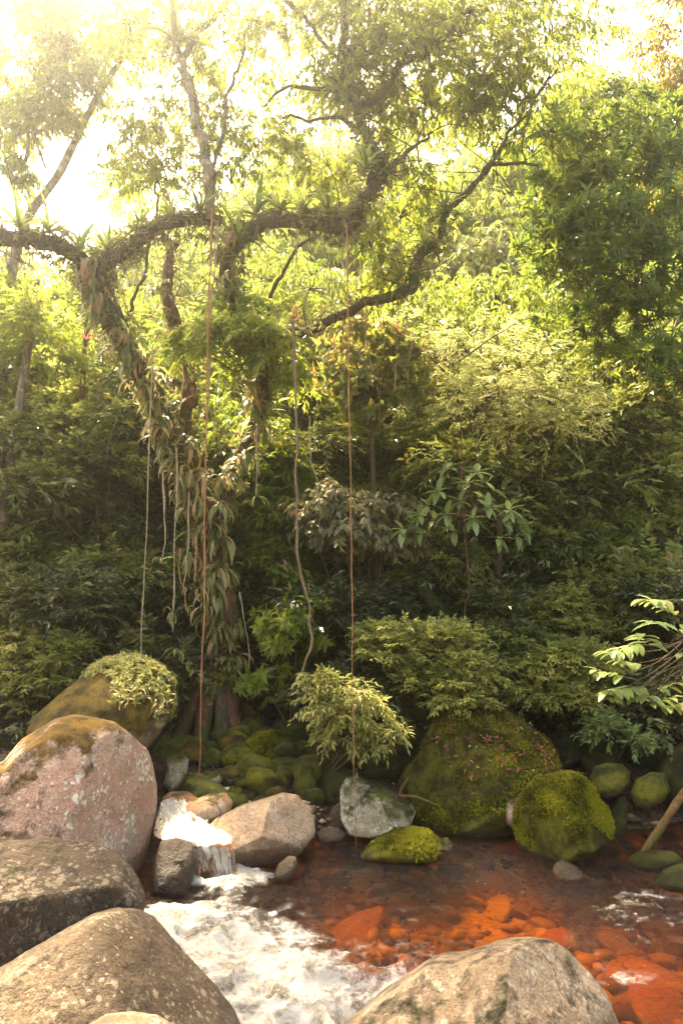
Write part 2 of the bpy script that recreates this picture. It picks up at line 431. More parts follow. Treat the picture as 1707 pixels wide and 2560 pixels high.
    o = link('cascade_water', new_mesh('cascade_water', S, F, m, attrs={'foam': foamv, 'cu': uu, 'cv': vv}))
    tag(o, 'small white cascade spilling between the boulders', kind='structure')
make_water()

def make_gravel(n=3000):
    """pebbles lying on the stream bed"""
    r_ = np.random.default_rng(505); S, F = ico(1)
    x = r_.uniform(-1.6, 5.2, n); y = r_.uniform(4.3, 8.0, n); r = 0.022 + 0.075 * r_.random(n) ** 3
    q = S[None] * (1 + 0.25 * r_.normal(0, 1, (n, len(S), 1))) * np.stack([r * r_.uniform(1, 1.7, n), r * r_.uniform(.7, 1.1, n), r * 0.55], -1)[:, None]
    a = r_.uniform(0, 6.28, n); ca, sa = np.cos(a)[:, None], np.sin(a)[:, None]
    V = np.stack([q[:, :, 0] * ca - q[:, :, 1] * sa, q[:, :, 0] * sa + q[:, :, 1] * ca, q[:, :, 2]], -1) + np.stack([x, y, ground_z(x, y) + r * 0.15], -1)[:, None]
    k = NT('bed_gravel'); t = k.n('Attribute', dict(attribute_name='tint')).outputs[2]
    pos = k.n('NewGeometry').outputs['Position']
    col = k.mix(k.mapr(t, 0.0, 0.6), (0.07, 0.045, 0.025), (0.42, 0.30, 0.17)); col = k.mix(k.mapr(t, 0.6, 1.0), col, (0.62, 0.44, 0.28))
    col = k.mix(k.mapr(k.noise(pos, 60, 4, .7), .4, .7, 0, .6), col, (0.06, 0.035, 0.02))
    o = link('gravel', new_mesh('gravel', V.reshape(-1, 3), (F[None] + (np.arange(n) * len(S))[:, None, None]).reshape(-1, 3), k.done(k.n('BsdfPrincipled', None, Base_Color=col, Roughness=0.8)), tint=np.repeat(r_.random(n), len(S))))
    tag(o, 'brown and orange pebbles scattered over the stream bed', 'gravel', kind='stuff')

# ------------------------------------------------------------------ boulders
import bmesh
_ico = {}
def ico(sub):
    if sub not in _ico:
        bm = bmesh.new(); bmesh.ops.create_icosphere(bm, subdivisions=sub, radius=1.0)
        bm.verts.ensure_lookup_table()
        V = np.array([v.co[:] for v in bm.verts]); F = np.array([[v.index for v in f.verts] for f in bm.faces]); bm.free()
        _ico[sub] = (V, F)
    return _ico[sub]

make_gravel()
C1 = lambda *pts: [(x * 0.5485, 1600 + y * 0.5485) for x, y in pts]      # pixels read from an enlarged view
C2 = lambda *pts: [(850 + x * 0.5466, 1600 + y * 0.5466) for x, y in pts]

MESHES = {}
def boulder(label, outline, Y, thick, mat, name='boulder', cat='boulder', group=None, sub=5, rough=0.05, cuts=(), e=0.82, seed=0):
    """a solid rock: the outline gives width and height at its distance, thick its depth along the view"""
    pts = np.array(outline, float)
    c = np.array([(pts[:, 0].min() + pts[:, 0].max()) / 2, (pts[:, 1].min() + pts[:, 1].max()) / 2])
    C = at(c[0], c[1], Y)
    f = unit(np.array((C[0], C[1], 0.55 * (C[2] - H)))); r = unit(np.cross(f, (0, 0, 1.0))); u = np.cross(r, f)
    ab = []
    for px, py in pts:
        d = ray(px, py); t = ((C - CAM) @ f) / (d @ f); q = CAM + d * t - C; ab.append((q @ r, q @ u))
    ab = np.array(ab); nA = 720
    th = np.linspace(-pi, pi, nA, endpoint=False); R = np.zeros(nA)
    for k in range(len(ab)):
        a, b = ab[k], ab[(k + 1) % len(ab)]; e2 = b - a
        dx, dy = np.cos(th), np.sin(th)
        den = dx * e2[1] - dy * e2[0]
        with np.errstate(divide='ignore', invalid='ignore'):
            t = (a[0] * e2[1] - a[1] * e2[0]) / den; s = (a[0] * dy - a[1] * dx) / den
        ok = (np.abs(den) > 1e-9) & (t > 0) & (s >= -1e-6) & (s <= 1 + 1e-6)
        R = np.where(ok, np.maximum(R, t), R)
    R = np.where(R <= 0, np.median(R[R > 0]), R)
    w = 13; ker = np.hanning(w + 2)[1:-1]; ker /= ker.sum()
    R = np.convolve(np.concatenate([R[-w:], R, R[:w]]), ker, 'same')[w:-w]
    S, F = ico(sub)
    rho = np.sqrt(S[:, 0] ** 2 + S[:, 2] ** 2); ang = np.arctan2(S[:, 2], S[:, 0])
    Ri = np.interp(ang, np.append(th, pi), np.append(R, R[0]))
    size = R.mean()
    a = rho ** e * Ri
    lx, lz, ly = a * np.cos(ang), a * np.sin(ang), np.sign(S[:, 1]) * np.abs(S[:, 1]) ** 0.9 * thick
    ly = ly + 0.35 * lz * (thick / size) * (np.abs(S[:, 1]))          # lean back with height
    L = np.stack([lx, ly, lz], -1)
    for nrm, off in cuts:                                             # flat broken faces (toward the viewer is -y)
        nv = unit(np.array(nrm, float)); dd = (L / np.array((size, thick, size))) @ nv - off
        L = L - np.where(dd > 0, dd * 0.86, 0)[:, None] * nv * np.array((size, thick, size))
    nn = unit(L)
    q = L / size
    lo = fbm(q * 1.3 + seed * 3.1, 3, seed) ; hi = fbm(q * 5 + seed, 4, seed + 5)
    ridge = 1 - np.abs(fbm(q * 2.2 + seed * 1.7, 3, seed + 9)) * 2
    front = 0.35 + 0.65 * np.abs(S[:, 1])
    pits = fbm(q * 13 + seed, 3, seed + 21)
    L = L + nn * (size * rough * (1.3 * lo * front + 0.35 * hi * front + 0.35 * (ridge - 0.5) * front + 0.10 * pits))[:, None]
    V = C + L[:, :1] * r + L[:, 1:2] * f + L[:, 2:] * u
    base = np.array((C[0], C[1], V[:, 2].min()))
    o = link(name, new_mesh(name, V - base, F, mat), loc=base)
    return tag(o, label, cat, group)

MOSS = (0.145, 0.155, 0.014); MOSSD = (0.075, 0.085, 0.012); GOLD = (0.19, 0.12, 0.012); LIME = (0.15, 0.17, 0.012)
M_pink = rock_mat('pink_granite', (0.50, 0.275, 0.185), (0.70, 0.465, 0.335), moss=0.375, mossn=0.27, mossc=(0.26, 0.135, 0.012), lich=1.0, lichc=(0.74, 0.66, 0.55), dark=0.35, streak=0.95, seed=1)
M_gdark = rock_mat('weathered_granite_dark', (0.035, 0.024, 0.016), (0.12, 0.084, 0.052), moss=0.14, lich=0.36, lichc=(0.42, 0.36, 0.25), dark=0.8, seed=5)
M_tan = rock_mat('weathered_granite_tan', (0.062, 0.042, 0.025), (0.175, 0.122, 0.075), moss=0.10, lich=0.38, lichc=(0.50, 0.43, 0.31), dark=0.75, seed=9)
M_tan2 = rock_mat('pale_granite', (0.24, 0.165, 0.10), (0.50, 0.37, 0.24), moss=0.27, mossc=(0.035, 0.045, 0.008), lich=0.4, dark=0.7, seed=14)
M_gold = rock_mat('golden_moss_granite', (0.16, 0.12, 0.07), (0.28, 0.2, 0.12), moss=0.80, mossc=(0.23, 0.145, 0.012), lich=0.5, dark=0.4, seed=19)
M_buff = rock_mat('buff_granite', (0.34, 0.21, 0.12), (0.55, 0.40, 0.26), moss=0.24, mossc=LIME, lich=0.3, dark=0.35, rust=0.7, wet=0.2, seed=23)
M_grey = rock_mat('grey_lichen_granite', (0.25, 0.215, 0.13), (0.52, 0.45, 0.31), moss=0.47, mossn=0.5, mossc=MOSS, lich=0.7, dark=0.75, wet=0.08, seed=31)
M_moss = rock_mat('moss_rock', (0.10, 0.08, 0.05), (0.30, 0.25, 0.15), moss=0.82, mossn=0.30, mossc=MOSS, lich=0.35, wet=0.1, seed=37)
M_mossy2 = rock_mat('patchy_moss_rock', (0.13, 0.10, 0.06), (0.30, 0.23, 0.15), moss=0.74, mossn=0.25, mossc=(0.20, 0.195, 0.016), lich=0.6, wet=0.12, seed=43)
M_lime = rock_mat('bright_moss_rock', (0.10, 0.08, 0.05), (0.20, 0.17, 0.10), moss=0.92, mossn=0.28, mossc=(0.24, 0.235, 0.012), wet=0.02, seed=47)
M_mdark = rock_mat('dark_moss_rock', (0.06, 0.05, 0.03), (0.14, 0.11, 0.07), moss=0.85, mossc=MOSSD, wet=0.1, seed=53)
M_wet = rock_mat('wet_black_rock', (0.045, 0.03, 0.02), (0.13, 0.09, 0.06), lich=0.1, dark=0.7, wet=0.5, seed=59)
M_red = rock_mat('iron_red_stone', (0.34, 0.15, 0.09), (0.52, 0.27, 0.18), lich=0.1, dark=0.2, wet=0.05, rust=0.5, seed=61)

boulder('huge pink granite boulder dotted with white lichen, orange moss on its crown', [(11, 1907), (55, 1852), (137, 1797), (192, 1785), (247, 1792), (291, 1803), (329, 1836), (373, 1874), (400, 1918), (420, 1973), (425, 2039), (420, 2094), (406, 2148), (384, 2192), (362, 2250), (300, 2330), (110, 2330), (-150, 2290), (-240, 2080), (-120, 1940)],
        6.35, 0.95, M_pink, sub=6, rough=0.055, cuts=[((0.72, -0.65, -0.12), 0.60), ((-0.2, -0.95, 0.25), 0.62)], seed=3)
boulder('dark weathered boulder with a flat pale top wedged below the pink boulder', [(-60, 2112), (0, 2105), (110, 2096), (181, 2105), (252, 2113), (307, 2140), (340, 2181), (359, 2231), (351, 2290), (307, 2350), (165, 2420), (0, 2470), (-180, 2440), (-260, 2280), (-180, 2140)],
        5.05, 0.70, M_gdark, sub=6, rough=0.06, cuts=[((0.05, -0.35, 0.9), 0.55), ((0.1, -0.95, -0.2), 0.7)], seed=7)
boulder('broad brown boulder with pale lichen spots filling the lower left corner', [(0, 2428), (82, 2379), (165, 2329), (236, 2294), (307, 2277), (356, 2283), (395, 2308), (433, 2357), (494, 2412), (548, 2467), (592, 2527), (622, 2600), (560, 2740), (300, 2800), (0, 2760), (-180, 2640), (-120, 2500)],
        4.15, 0.75, M_tan, sub=6, rough=0.07, cuts=[((0.55, -0.5, 0.55), 0.62), ((-0.1, -0.8, 0.6), 0.66)], seed=11)
boulder('rounded boulder just showing its top at the bottom edge, in front of the brown boulder', [(190, 2590), (260, 2546), (330, 2540), (400, 2548), (470, 2590), (500, 2700), (330, 2760), (170, 2700)],
        3.35, 0.30, M_tan, sub=5, rough=0.05, seed=13)
boulder('sunlit tan boulder with dark moss patches at the lower right', [(861, 2560), (932, 2502), (1003, 2453), (1069, 2409), (1107, 2396), (1145, 2395), (1222, 2376), (1276, 2360), (1331, 2356), (1386, 2362), (1429, 2382), (1468, 2414), (1506, 2447), (1544, 2485), (1577, 2529), (1600, 2600), (1560, 2720), (1300, 2800), (1000, 2780), (840, 2700), (820, 2620)],
        4.25, 0.75, M_tan2, sub=6, rough=0.06, cuts=[((-0.25, -0.75, 0.62), 0.62), ((0.6, -0.6, 0.4), 0.68)], seed=17)
b5 = boulder('golden mossy boulder crowned with a mat of small leafy plants', [(71, 1819), (99, 1781), (165, 1721), (230, 1677), (263, 1655), (307, 1645), (351, 1648), (395, 1668), (426, 1702), (435, 1743), (426, 1786), (395, 1836), (362, 1868), (300, 1920), (150, 1920), (70, 1880)],
        8.0, 0.80, M_gold, sub=6, rough=0.05, seed=19)
boulder('angular buff boulder with an orange-stained face beside the cascade', [(505, 2085), (537, 2050), (603, 2014), (658, 1998), (713, 1981), (746, 1989), (773, 2020), (790, 2055), (793, 2085), (768, 2110), (735, 2145), (680, 2185), (631, 2190), (581, 2185), (548, 2140), (521, 2106)],
        7.0, 0.50, M_buff, sub=6, rough=0.05, cuts=[((-0.45, -0.72, 0.5), 0.50), ((0.55, -0.75, 0.3), 0.60), ((0.1, -0.75, -0.65), 0.50)], e=0.78, seed=29)
boulder('small smooth brown stone standing in red water beside the buff boulder', [(684, 2190), (697, 2160), (722, 2140), (740, 2143), (746, 2165), (735, 2190), (715, 2205), (690, 2207)], 6.55, 0.12, M_tan, cat='stone', name='stone', sub=4, seed=31)
boulder('glossy wet black rock under the left side of the cascade', [(372, 2235), (384, 2150), (402, 2104), (445, 2094), (482, 2108), (497, 2150), (484, 2195), (465, 2240), (420, 2250)], 6.45, 0.26, M_wet, cat='rock', name='rock', seed=33)
boulder('low wet rock behind the falling sheet of the cascade', [(470, 2225), (480, 2165), (505, 2140), (545, 2135), (570, 2160), (580, 2225)], 6.75, 0.16, M_wet, cat='rock', name='rock', sub=4, seed=34)
boulder('upright pale stone with a mossy waist behind the pink boulder', [(417, 1899), (433, 1885), (455, 1880), (472, 1899), (470, 1929), (455, 1962), (428, 1985), (408, 1960), (419, 1924)], 7.9, 0.15, M_grey, cat='stone', name='stone', seed=37)
boulder('flat pinkish slab at the head of the cascade', [(405, 1995), (425, 1980), (470, 1978), (510, 1992), (505, 2008), (450, 2030), (415, 2030)], 7.55, 0.20, M_buff, cat='rock', name='rock', seed=38)
boulder('wet orange-brown rock dividing the head of the cascade', [(439, 2028), (466, 2006), (521, 1987), (565, 1982), (583, 2005), (576, 2032), (527, 2054), (483, 2071), (455, 2060)], 7.3, 0.20, M_buff, cat='rock', name='rock', seed=39)
boulder('green mossy slab lying over the cascade head', [(462, 1950), (490, 1940), (550, 1960), (582, 1990), (585, 2010), (520, 2010), (465, 1990)], 7.75, 0.25, M_moss, cat='rock', name='rock', seed=40)
boulder('dark moss boulder behind the angular buff boulder', [(540, 1940), (575, 1928), (612, 1945), (634, 1975), (640, 2005), (590, 2015), (550, 1995)], 8.3, 0.22, M_mdark, seed=41)
boulder('small mossy round stone above the green slab', [(500, 1940), (515, 1926), (536, 1930), (540, 1950), (520, 1962), (502, 1956)], 8.3, 0.1, M_moss, cat='stone', name='stone', sub=4, seed=42)
b14 = boulder('large yellow-green mossy boulder in the middle of the stone pile', [(583, 1895), (600, 1862), (640, 1837), (680, 1829), (720, 1836), (734, 1858), (722, 1890), (670, 1914), (620, 1922), (590, 1913)], 9.1, 0.35, M_lime, seed=43)
boulder('egg-shaped mossy stone leaning on the yellow-green boulder', [(682, 1872), (710, 1852), (738, 1858), (742, 1880), (715, 1897), (686, 1894)], 8.85, 0.13, M_moss, cat='stone', name='stone', sub=4, seed=44)
boulder('small flat mossy stone under the egg-shaped stone', [(694, 1902), (712, 1890), (738, 1895), (742, 1910), (720, 1920), (698, 1916)], 8.7, 0.1, M_moss, cat='stone', name='stone', sub=4, seed=45)
boulder('upright mossy stone at the right foot of the stone pile', [(735, 1935), (755, 1910), (780, 1914), (793, 1950), (792, 2000), (765, 2020), (740, 2010)], 8.2, 0.17, M_moss, cat='stone', name='stone', seed=46)
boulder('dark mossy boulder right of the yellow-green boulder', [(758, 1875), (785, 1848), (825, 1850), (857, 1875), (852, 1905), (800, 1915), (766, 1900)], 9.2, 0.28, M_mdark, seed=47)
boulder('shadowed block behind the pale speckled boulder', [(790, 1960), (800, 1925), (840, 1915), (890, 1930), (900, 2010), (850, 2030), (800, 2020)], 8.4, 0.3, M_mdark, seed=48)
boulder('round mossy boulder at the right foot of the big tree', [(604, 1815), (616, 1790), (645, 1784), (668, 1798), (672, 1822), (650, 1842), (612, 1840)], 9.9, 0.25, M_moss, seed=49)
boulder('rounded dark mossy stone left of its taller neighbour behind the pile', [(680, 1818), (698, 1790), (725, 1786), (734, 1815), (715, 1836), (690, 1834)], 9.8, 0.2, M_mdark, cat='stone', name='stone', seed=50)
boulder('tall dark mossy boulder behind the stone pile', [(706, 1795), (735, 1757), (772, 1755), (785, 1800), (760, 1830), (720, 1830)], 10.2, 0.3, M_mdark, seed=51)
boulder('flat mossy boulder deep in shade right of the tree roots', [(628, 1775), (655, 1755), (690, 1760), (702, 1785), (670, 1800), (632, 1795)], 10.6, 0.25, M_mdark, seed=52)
boulder('rust-brown mossy stone left of the vine below the big tree', [(446, 1880), (470, 1853), (505, 1852), (518, 1880), (500, 1905), (455, 1905)], 8.7, 0.2, M_gold, cat='stone', name='stone', seed=53)
boulder('long green mossy boulder between the golden boulder and tree roots', [(368, 1890), (395, 1857), (450, 1838), (512, 1842), (520, 1870), (470, 1905), (400, 1915)], 9.1, 0.4, M_moss, seed=54)
b26 = boulder('pale speckled boulder with a mossy right shoulder beside the pool', C2((0, 680), (30, 625), (60, 622), (130, 640), (250, 700), (320, 740), (345, 780), (320, 840), (250, 890), (130, 905), (40, 890), (0, 820)), 7.75, 0.42, M_grey, sub=6, rough=0.06, cuts=[((-0.3, -0.85, 0.3), 0.6), ((0.5, -0.6, 0.6), 0.6)], seed=57)
b27 = boulder('low bright green mossy rock at the edge of the pool', C2((85, 985), (150, 930), (250, 880), (330, 868), (400, 875), (440, 910), (462, 960), (445, 1015), (250, 1020), (100, 1005)), 7.15, 0.28, M_lime, sub=5, rough=0.04, seed=58)
b28 = boulder('massive mossy boulder strewn with fallen red leaves on the far bank', C2((265, 660), (310, 570), (350, 540), (400, 430), (430, 370), (480, 335), (600, 315), (750, 320), (870, 380), (960, 480), (1000, 600), (990, 720), (900, 820), (780, 890), (700, 925), (560, 925), (430, 890), (330, 840), (272, 740)), 8.35, 0.80, M_mossy2, sub=6, rough=0.085, cuts=[((-0.5, -0.75, 0.35), 0.62), ((0.3, -0.5, 0.8), 0.72)], e=0.76, seed=59)
b29 = boulder('big round green mossy boulder standing at the water edge', C2((800, 800), (815, 740), (850, 680), (920, 635), (1000, 612), (1060, 610), (1110, 630), (1150, 670), (1180, 730), (1230, 790), (1245, 850), (1225, 910), (1160, 960), (1100, 990), (1000, 1015), (900, 1005), (840, 960), (805, 880)), 7.3, 0.50, M_lime, sub=6, rough=0.085, cuts=[((0.62, -0.6, 0.35), 0.66), ((-0.5, -0.8, -0.1), 0.72)], seed=67)
boulder('pinkish stone wedged between the massive and the round mossy boulders', C2((735, 720), (750, 690), (800, 655), (850, 645), (880, 690), (860, 780), (830, 840), (790, 860), (755, 835), (738, 780)), 7.65, 0.22, rock_mat('pink_patch_rock', (0.30, 0.2, 0.14), (0.50, 0.36, 0.26), moss=0.45, mossc=MOSS, lich=0.6, seed=71), cat='stone', name='stone', seed=71)
boulder('grey mossy round boulder behind the big round green one', C2((1138, 625), (1160, 580), (1220, 562), (1290, 570), (1325, 600), (1322, 655), (1285, 700), (1220, 722), (1160, 700)), 8.1, 0.32, M_mossy2, seed=72)
boulder('tall narrow dark stone against the right side of the round green boulder', C2((1235, 770), (1270, 720), (1300, 712), (1318, 750), (1312, 840), (1295, 920), (1255, 965), (1220, 950), (1235, 850)), 7.85, 0.18, M_mdark, cat='stone', name='stone', seed=73)
boulder('mossy boulder leaning against a larger dark one near the right edge', C2((1322, 700), (1350, 640), (1420, 605), (1485, 610), (1510, 690), (1470, 740), (1400, 770), (1350, 760)), 7.9, 0.3, M_mossy2, seed=74)
boulder('large dark boulder at the right edge above the leaning log', C2((1430, 620), (1480, 530), (1560, 470), (1680, 480), (1720, 650), (1600, 760), (1480, 740)), 8.4, 0.5, M_mdark, seed=75)
boulder('flat dark green rock awash near the foot of the log', C2((1310, 1000), (1360, 968), (1450, 963), (1530, 970), (1565, 1005), (1520, 1050), (1400, 1058), (1325, 1040)), 6.95, 0.2, M_moss, cat='rock', name='rock', seed=76)
boulder('low green rock in the water at the right edge', C2((1435, 1100), (1470, 1055), (1540, 1030), (1640, 1025), (1690, 1080), (1640, 1150), (1500, 1145)), 6.5, 0.25, M_moss, cat='rock', name='rock', seed=77)
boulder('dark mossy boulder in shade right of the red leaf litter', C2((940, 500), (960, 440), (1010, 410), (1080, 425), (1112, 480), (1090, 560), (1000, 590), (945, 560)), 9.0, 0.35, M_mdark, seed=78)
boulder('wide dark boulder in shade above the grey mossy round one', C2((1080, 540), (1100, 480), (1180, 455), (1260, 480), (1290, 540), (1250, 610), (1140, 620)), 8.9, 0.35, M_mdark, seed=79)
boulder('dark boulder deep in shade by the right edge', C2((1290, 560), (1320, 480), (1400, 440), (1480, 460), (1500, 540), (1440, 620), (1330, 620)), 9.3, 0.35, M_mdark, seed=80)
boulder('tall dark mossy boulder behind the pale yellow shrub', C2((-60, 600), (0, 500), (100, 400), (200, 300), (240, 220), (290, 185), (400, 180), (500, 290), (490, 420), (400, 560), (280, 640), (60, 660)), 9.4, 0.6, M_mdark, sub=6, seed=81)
boulder('rusty rock barely breaking the red water before the round boulder', C2((930, 1105), (985, 1022), (1020, 1008), (1080, 1040), (1145, 1090), (1090, 1150), (980, 1150)), 6.75, 0.22, M_wet, cat='rock', name='rock', seed=82)
boulder('small grey stone behind the low bright green rock', C2((440, 950), (450, 910), (490, 903), (514, 935), (505, 985), (455, 990)), 7.35, 0.1, M_grey, cat='stone', name='stone', sub=4, seed=83)
boulder('brown stone at the left foot of the pale speckled boulder', [(812, 2060), (825, 2022), (850, 2005), (880, 2022), (885, 2070), (850, 2090), (820, 2085)], 8.0, 0.2, M_tan, cat='stone', name='stone', sub=4, seed=84)
boulder('flat brown rock between the buff and the pale speckled boulders', [(790, 2085), (805, 2070), (845, 2068), (868, 2085), (860, 2105), (800, 2110)], 7.6, 0.16, M_wet, cat='rock', name='rock', sub=4, seed=85)

# loose stones of the bank and bed: pieces of the ground, shared meshes
def stone_meshes(mats, tagname):
    out = []
    for s, m in enumerate(mats):
        S, F = ico(3)
        L = S * np.array((1.0, 0.8, 0.62)); L = L + unit(L) * (0.22 * fbm(S * 1.4 + s * 5, 3, s + 100) + 0.06 * fbm(S * 5, 2, s + 120))[:, None]
        out.append(new_mesh(tagname, L, F, m))
    return out
rng = np.random.default_rng(4)
SM = stone_meshes([M_moss, M_mdark, M_moss, M_mossy2, M_gold, M_mdark], 'stone')
def loose(px, py, r, meshes, zoff=0.0):
    d = ray(px, py); z = 0.3
    for _ in range(8):
        p = CAM + d * ((z - H) / d[2]); z = gz(p[0], p[1])
    o = link('stone', meshes[rng.integers(len(meshes))], parent=ground, loc=(p[0], p[1], z + zoff * r))
    o.scale = (r, r * rng.uniform(0.8, 1.1), r * rng.uniform(0.8, 1.15)); o.rotation_euler = (rng.normal(0, 0.25), rng.normal(0, 0.25), rng.uniform(0, 6.28))
for _ in range(90): loose(rng.uniform(480, 880), rng.uniform(1775, 2030), rng.uniform(0.05, 0.17), SM, 0.35)
SM2 = stone_meshes([M_lime, M_gold, M_moss, M_mossy2, M_grey, M_moss], 'stone')
for _ in range(26): loose(rng.uniform(500, 860), rng.uniform(1800, 1990), rng.uniform(0.14, 0.30), SM2, 0.4)
for _ in range(30): loose(rng.uniform(0, 430), rng.uniform(1810, 1900), rng.uniform(0.05, 0.13), SM)
for _ in range(30): loose(rng.uniform(1150, 1750), rng.uniform(1830, 2040), rng.uniform(0.06, 0.2), SM)
B1 = rock_mat('bed_stone_rust', (0.40, 0.22, 0.12), (0.62, 0.38, 0.22), dark=0.5, wet=-9, rust=0.4, seed=63)
B2 = rock_mat('bed_stone_sand', (0.36, 0.27, 0.17), (0.66, 0.52, 0.34), dark=0.5, wet=-9, seed=64)
B3 = rock_mat('bed_stone_dark', (0.12, 0.09, 0.06), (0.32, 0.24, 0.15), dark=0.6, wet=-9, seed=65)
SB = stone_meshes([B1, B2, B3, B2, B1, B3], 'stone')
SH = stone_meshes([M_wet, M_mdark, M_tan, M_moss, M_wet, M_buff], 'stone')
for _ in range(62):
    px = rng.uniform(760, 1720); x = at(px, 2060, 7.75)[0]; y = float(bank(np.array([x]))[0]) + rng.normal(-0.12, 0.16); r = rng.uniform(0.03, 0.13)
    o = link('stone', SH[rng.integers(6)], parent=ground, loc=(x, y, gz(x, y) + 0.3 * r)); o.scale = (r, r * rng.uniform(.7, 1.1), r * rng.uniform(.6, .9)); o.rotation_euler = (rng.normal(0, .3), rng.normal(0, .3), rng.uniform(0, 6.28))
for _ in range(46):
    px, py = rng.uniform(640, 1720), rng.uniform(2105, 2480)
    p = onz(px, py, -0.25); r = rng.uniform(0.07, 0.26)
    o = link('stone', SB[rng.integers(6)], parent=ground, loc=(p[0], p[1], gz(p[0], p[1]) + 0.05 * r))
    o.scale = (r * 1.3, r, min(r * 0.45, 0.13)); o.rotation_euler = (rng.normal(0, 0.2), rng.normal(0, 0.2), rng.uniform(0, 6.28))
for px, py, r in [(575, 2008, .05), (590, 2012, .06), (560, 2020, .05), (604, 2010, .04), (810, 2010, .05), (828, 2008, .045), (845, 2006, .04), (805, 2025, .05), (480, 1975, .06), (700, 2170, .04), (1040, 2085, .06), (1085, 2090, .07), (1120, 2088, .05)]:
    loose(px, py, r, SB[:1] + SB[4:5], 0.3)

# ------------------------------------------------------------------ foliage engine
T2V = np.array([(0, 0, 0), (0.5, 0.42, 0.09), (0, 1, -0.10), (-0.5, 0.42, 0.09)]); T2F = np.array([(0, 1, 2), (0, 2, 3)])
T6V = np.array([(0, 0, 0), (0.36, 0.18, 0.06), (0.5, 0.5, 0.08), (0, 1, -0.16), (-0.5, 0.5, 0.08), (-0.36, 0.18, 0.06), (0, 0.5, 0.0)])
T6F = np.array([(0, 1, 6), (1, 2, 6), (2, 3, 6), (3, 4, 6), (4, 5, 6), (5, 0, 6)])

def leaves(P, A, N, ln, wd, rng, tint, t6=False):
    TV, TF = (T6V, T6F) if t6 else (T2V, T2F)
    A = unit(A); S = unit(np.cross(A, N)); N = np.cross(S, A)
    ln = np.asarray(ln)[:, None, None]; wd = np.asarray(wd)[:, None, None]
    V = P[:, None] + S[:, None] * TV[None, :, :1] * wd + A[:, None] * TV[None, :, 1:2] * ln + N[:, None] * TV[None, :, 2:] * ln
    n = len(P); k = len(TV)
    F = (TF[None] + (np.arange(n) * k)[:, None, None]).reshape(-1, 3)
    return V.reshape(-1, 3), F, np.repeat(tint, k)

def sprays(O, D, L, n, ll, lw, rng, mode='alt', droop=0.3, tint=None, t6=False):
    """n leaves on every twig that starts at O, runs along D for L metres"""
    s = len(O); D = unit(D)
    up = np.array((0, 0, 1.0))
    Sd = unit(np.cross(D, up) + rng.normal(0, 0.15, (s, 3))); Nn = np.cross(Sd, D)
    Nn = Nn * np.sign(Nn[:, 2:] + 1e-6)
    k = np.arange(n)
    fr = (k + 0.7) / n
    P = O[:, None] + D[:, None] * (L[:, None] * fr[None])[:, :, None]
    P[:, :, 2] -= droop * L[:, None] * fr[None] ** 2
    side = np.where(k % 2 == 0, 1.0, -1.0)
    if mode == 'alt':
        A = D[:, None] * 0.65 + Sd[:, None] * side[None, :, None] * (1.05 - 0.75 * fr)[None, :, None]
        A = A + rng.normal(0, 0.22, (s, n, 3)); A[:, :, 2] -= droop * rng.uniform(0.3, 1.4, (s, n))
        N = Nn[:, None] + rng.normal(0, 0.38, (s, n, 3))
    elif mode == 'whorl':
        th = (k * 2.399)[None] + rng.uniform(0, 6.28, (s, 1)); tilt = 0.55 + 0.65 * rng.random((s, n))
        P = O[:, None] + D[:, None] * (L[:, None] * (0.72 + 0.28 * fr[None]))[:, :, None]
        rad = Sd[:, None] * np.cos(th)[:, :, None] + Nn[:, None] * np.sin(th)[:, :, None]
        A = D[:, None] * np.cos(tilt * 1.1)[:, :, None] + rad * np.sin(tilt * 1.1)[:, :, None]
        A[:, :, 2] -= droop * rng.uniform(0.2, 1.0, (s, n))
        N = D[:, None] - 0.4 * rad + rng.normal(0, 0.2, (s, n, 3))
    else:                                                       # hanging
        A = D[:, None] * 0.35 + Sd[:, None] * side[None, :, None] * 0.45 + rng.normal(0, 0.25, (s, n, 3)); A[:, :, 2] -= 0.5 + droop * rng.uniform(0.3, 1, (s, n))
        N = D[:, None] * 0.6 + rng.normal(0, 0.5, (s, n, 3)); N[:, :, 2] += 0.6
    m = s * n
    tv = np.clip(np.repeat(tint, n) + rng.normal(0, 0.16, m), 0, 0.92)
    tv = np.where(rng.random(m) < 0.012, 1.0, tv)
    sc_ = rng.uniform(0.65, 1.15, m) * np.tile(0.75 + 0.5 * np.sin(fr * 2.6), s)
    return leaves(P.reshape(-1, 3), A.reshape(-1, 3), N.reshape(-1, 3), ll * sc_, lw * sc_ * rng.uniform(0.85, 1.15, m), rng, tv, t6)

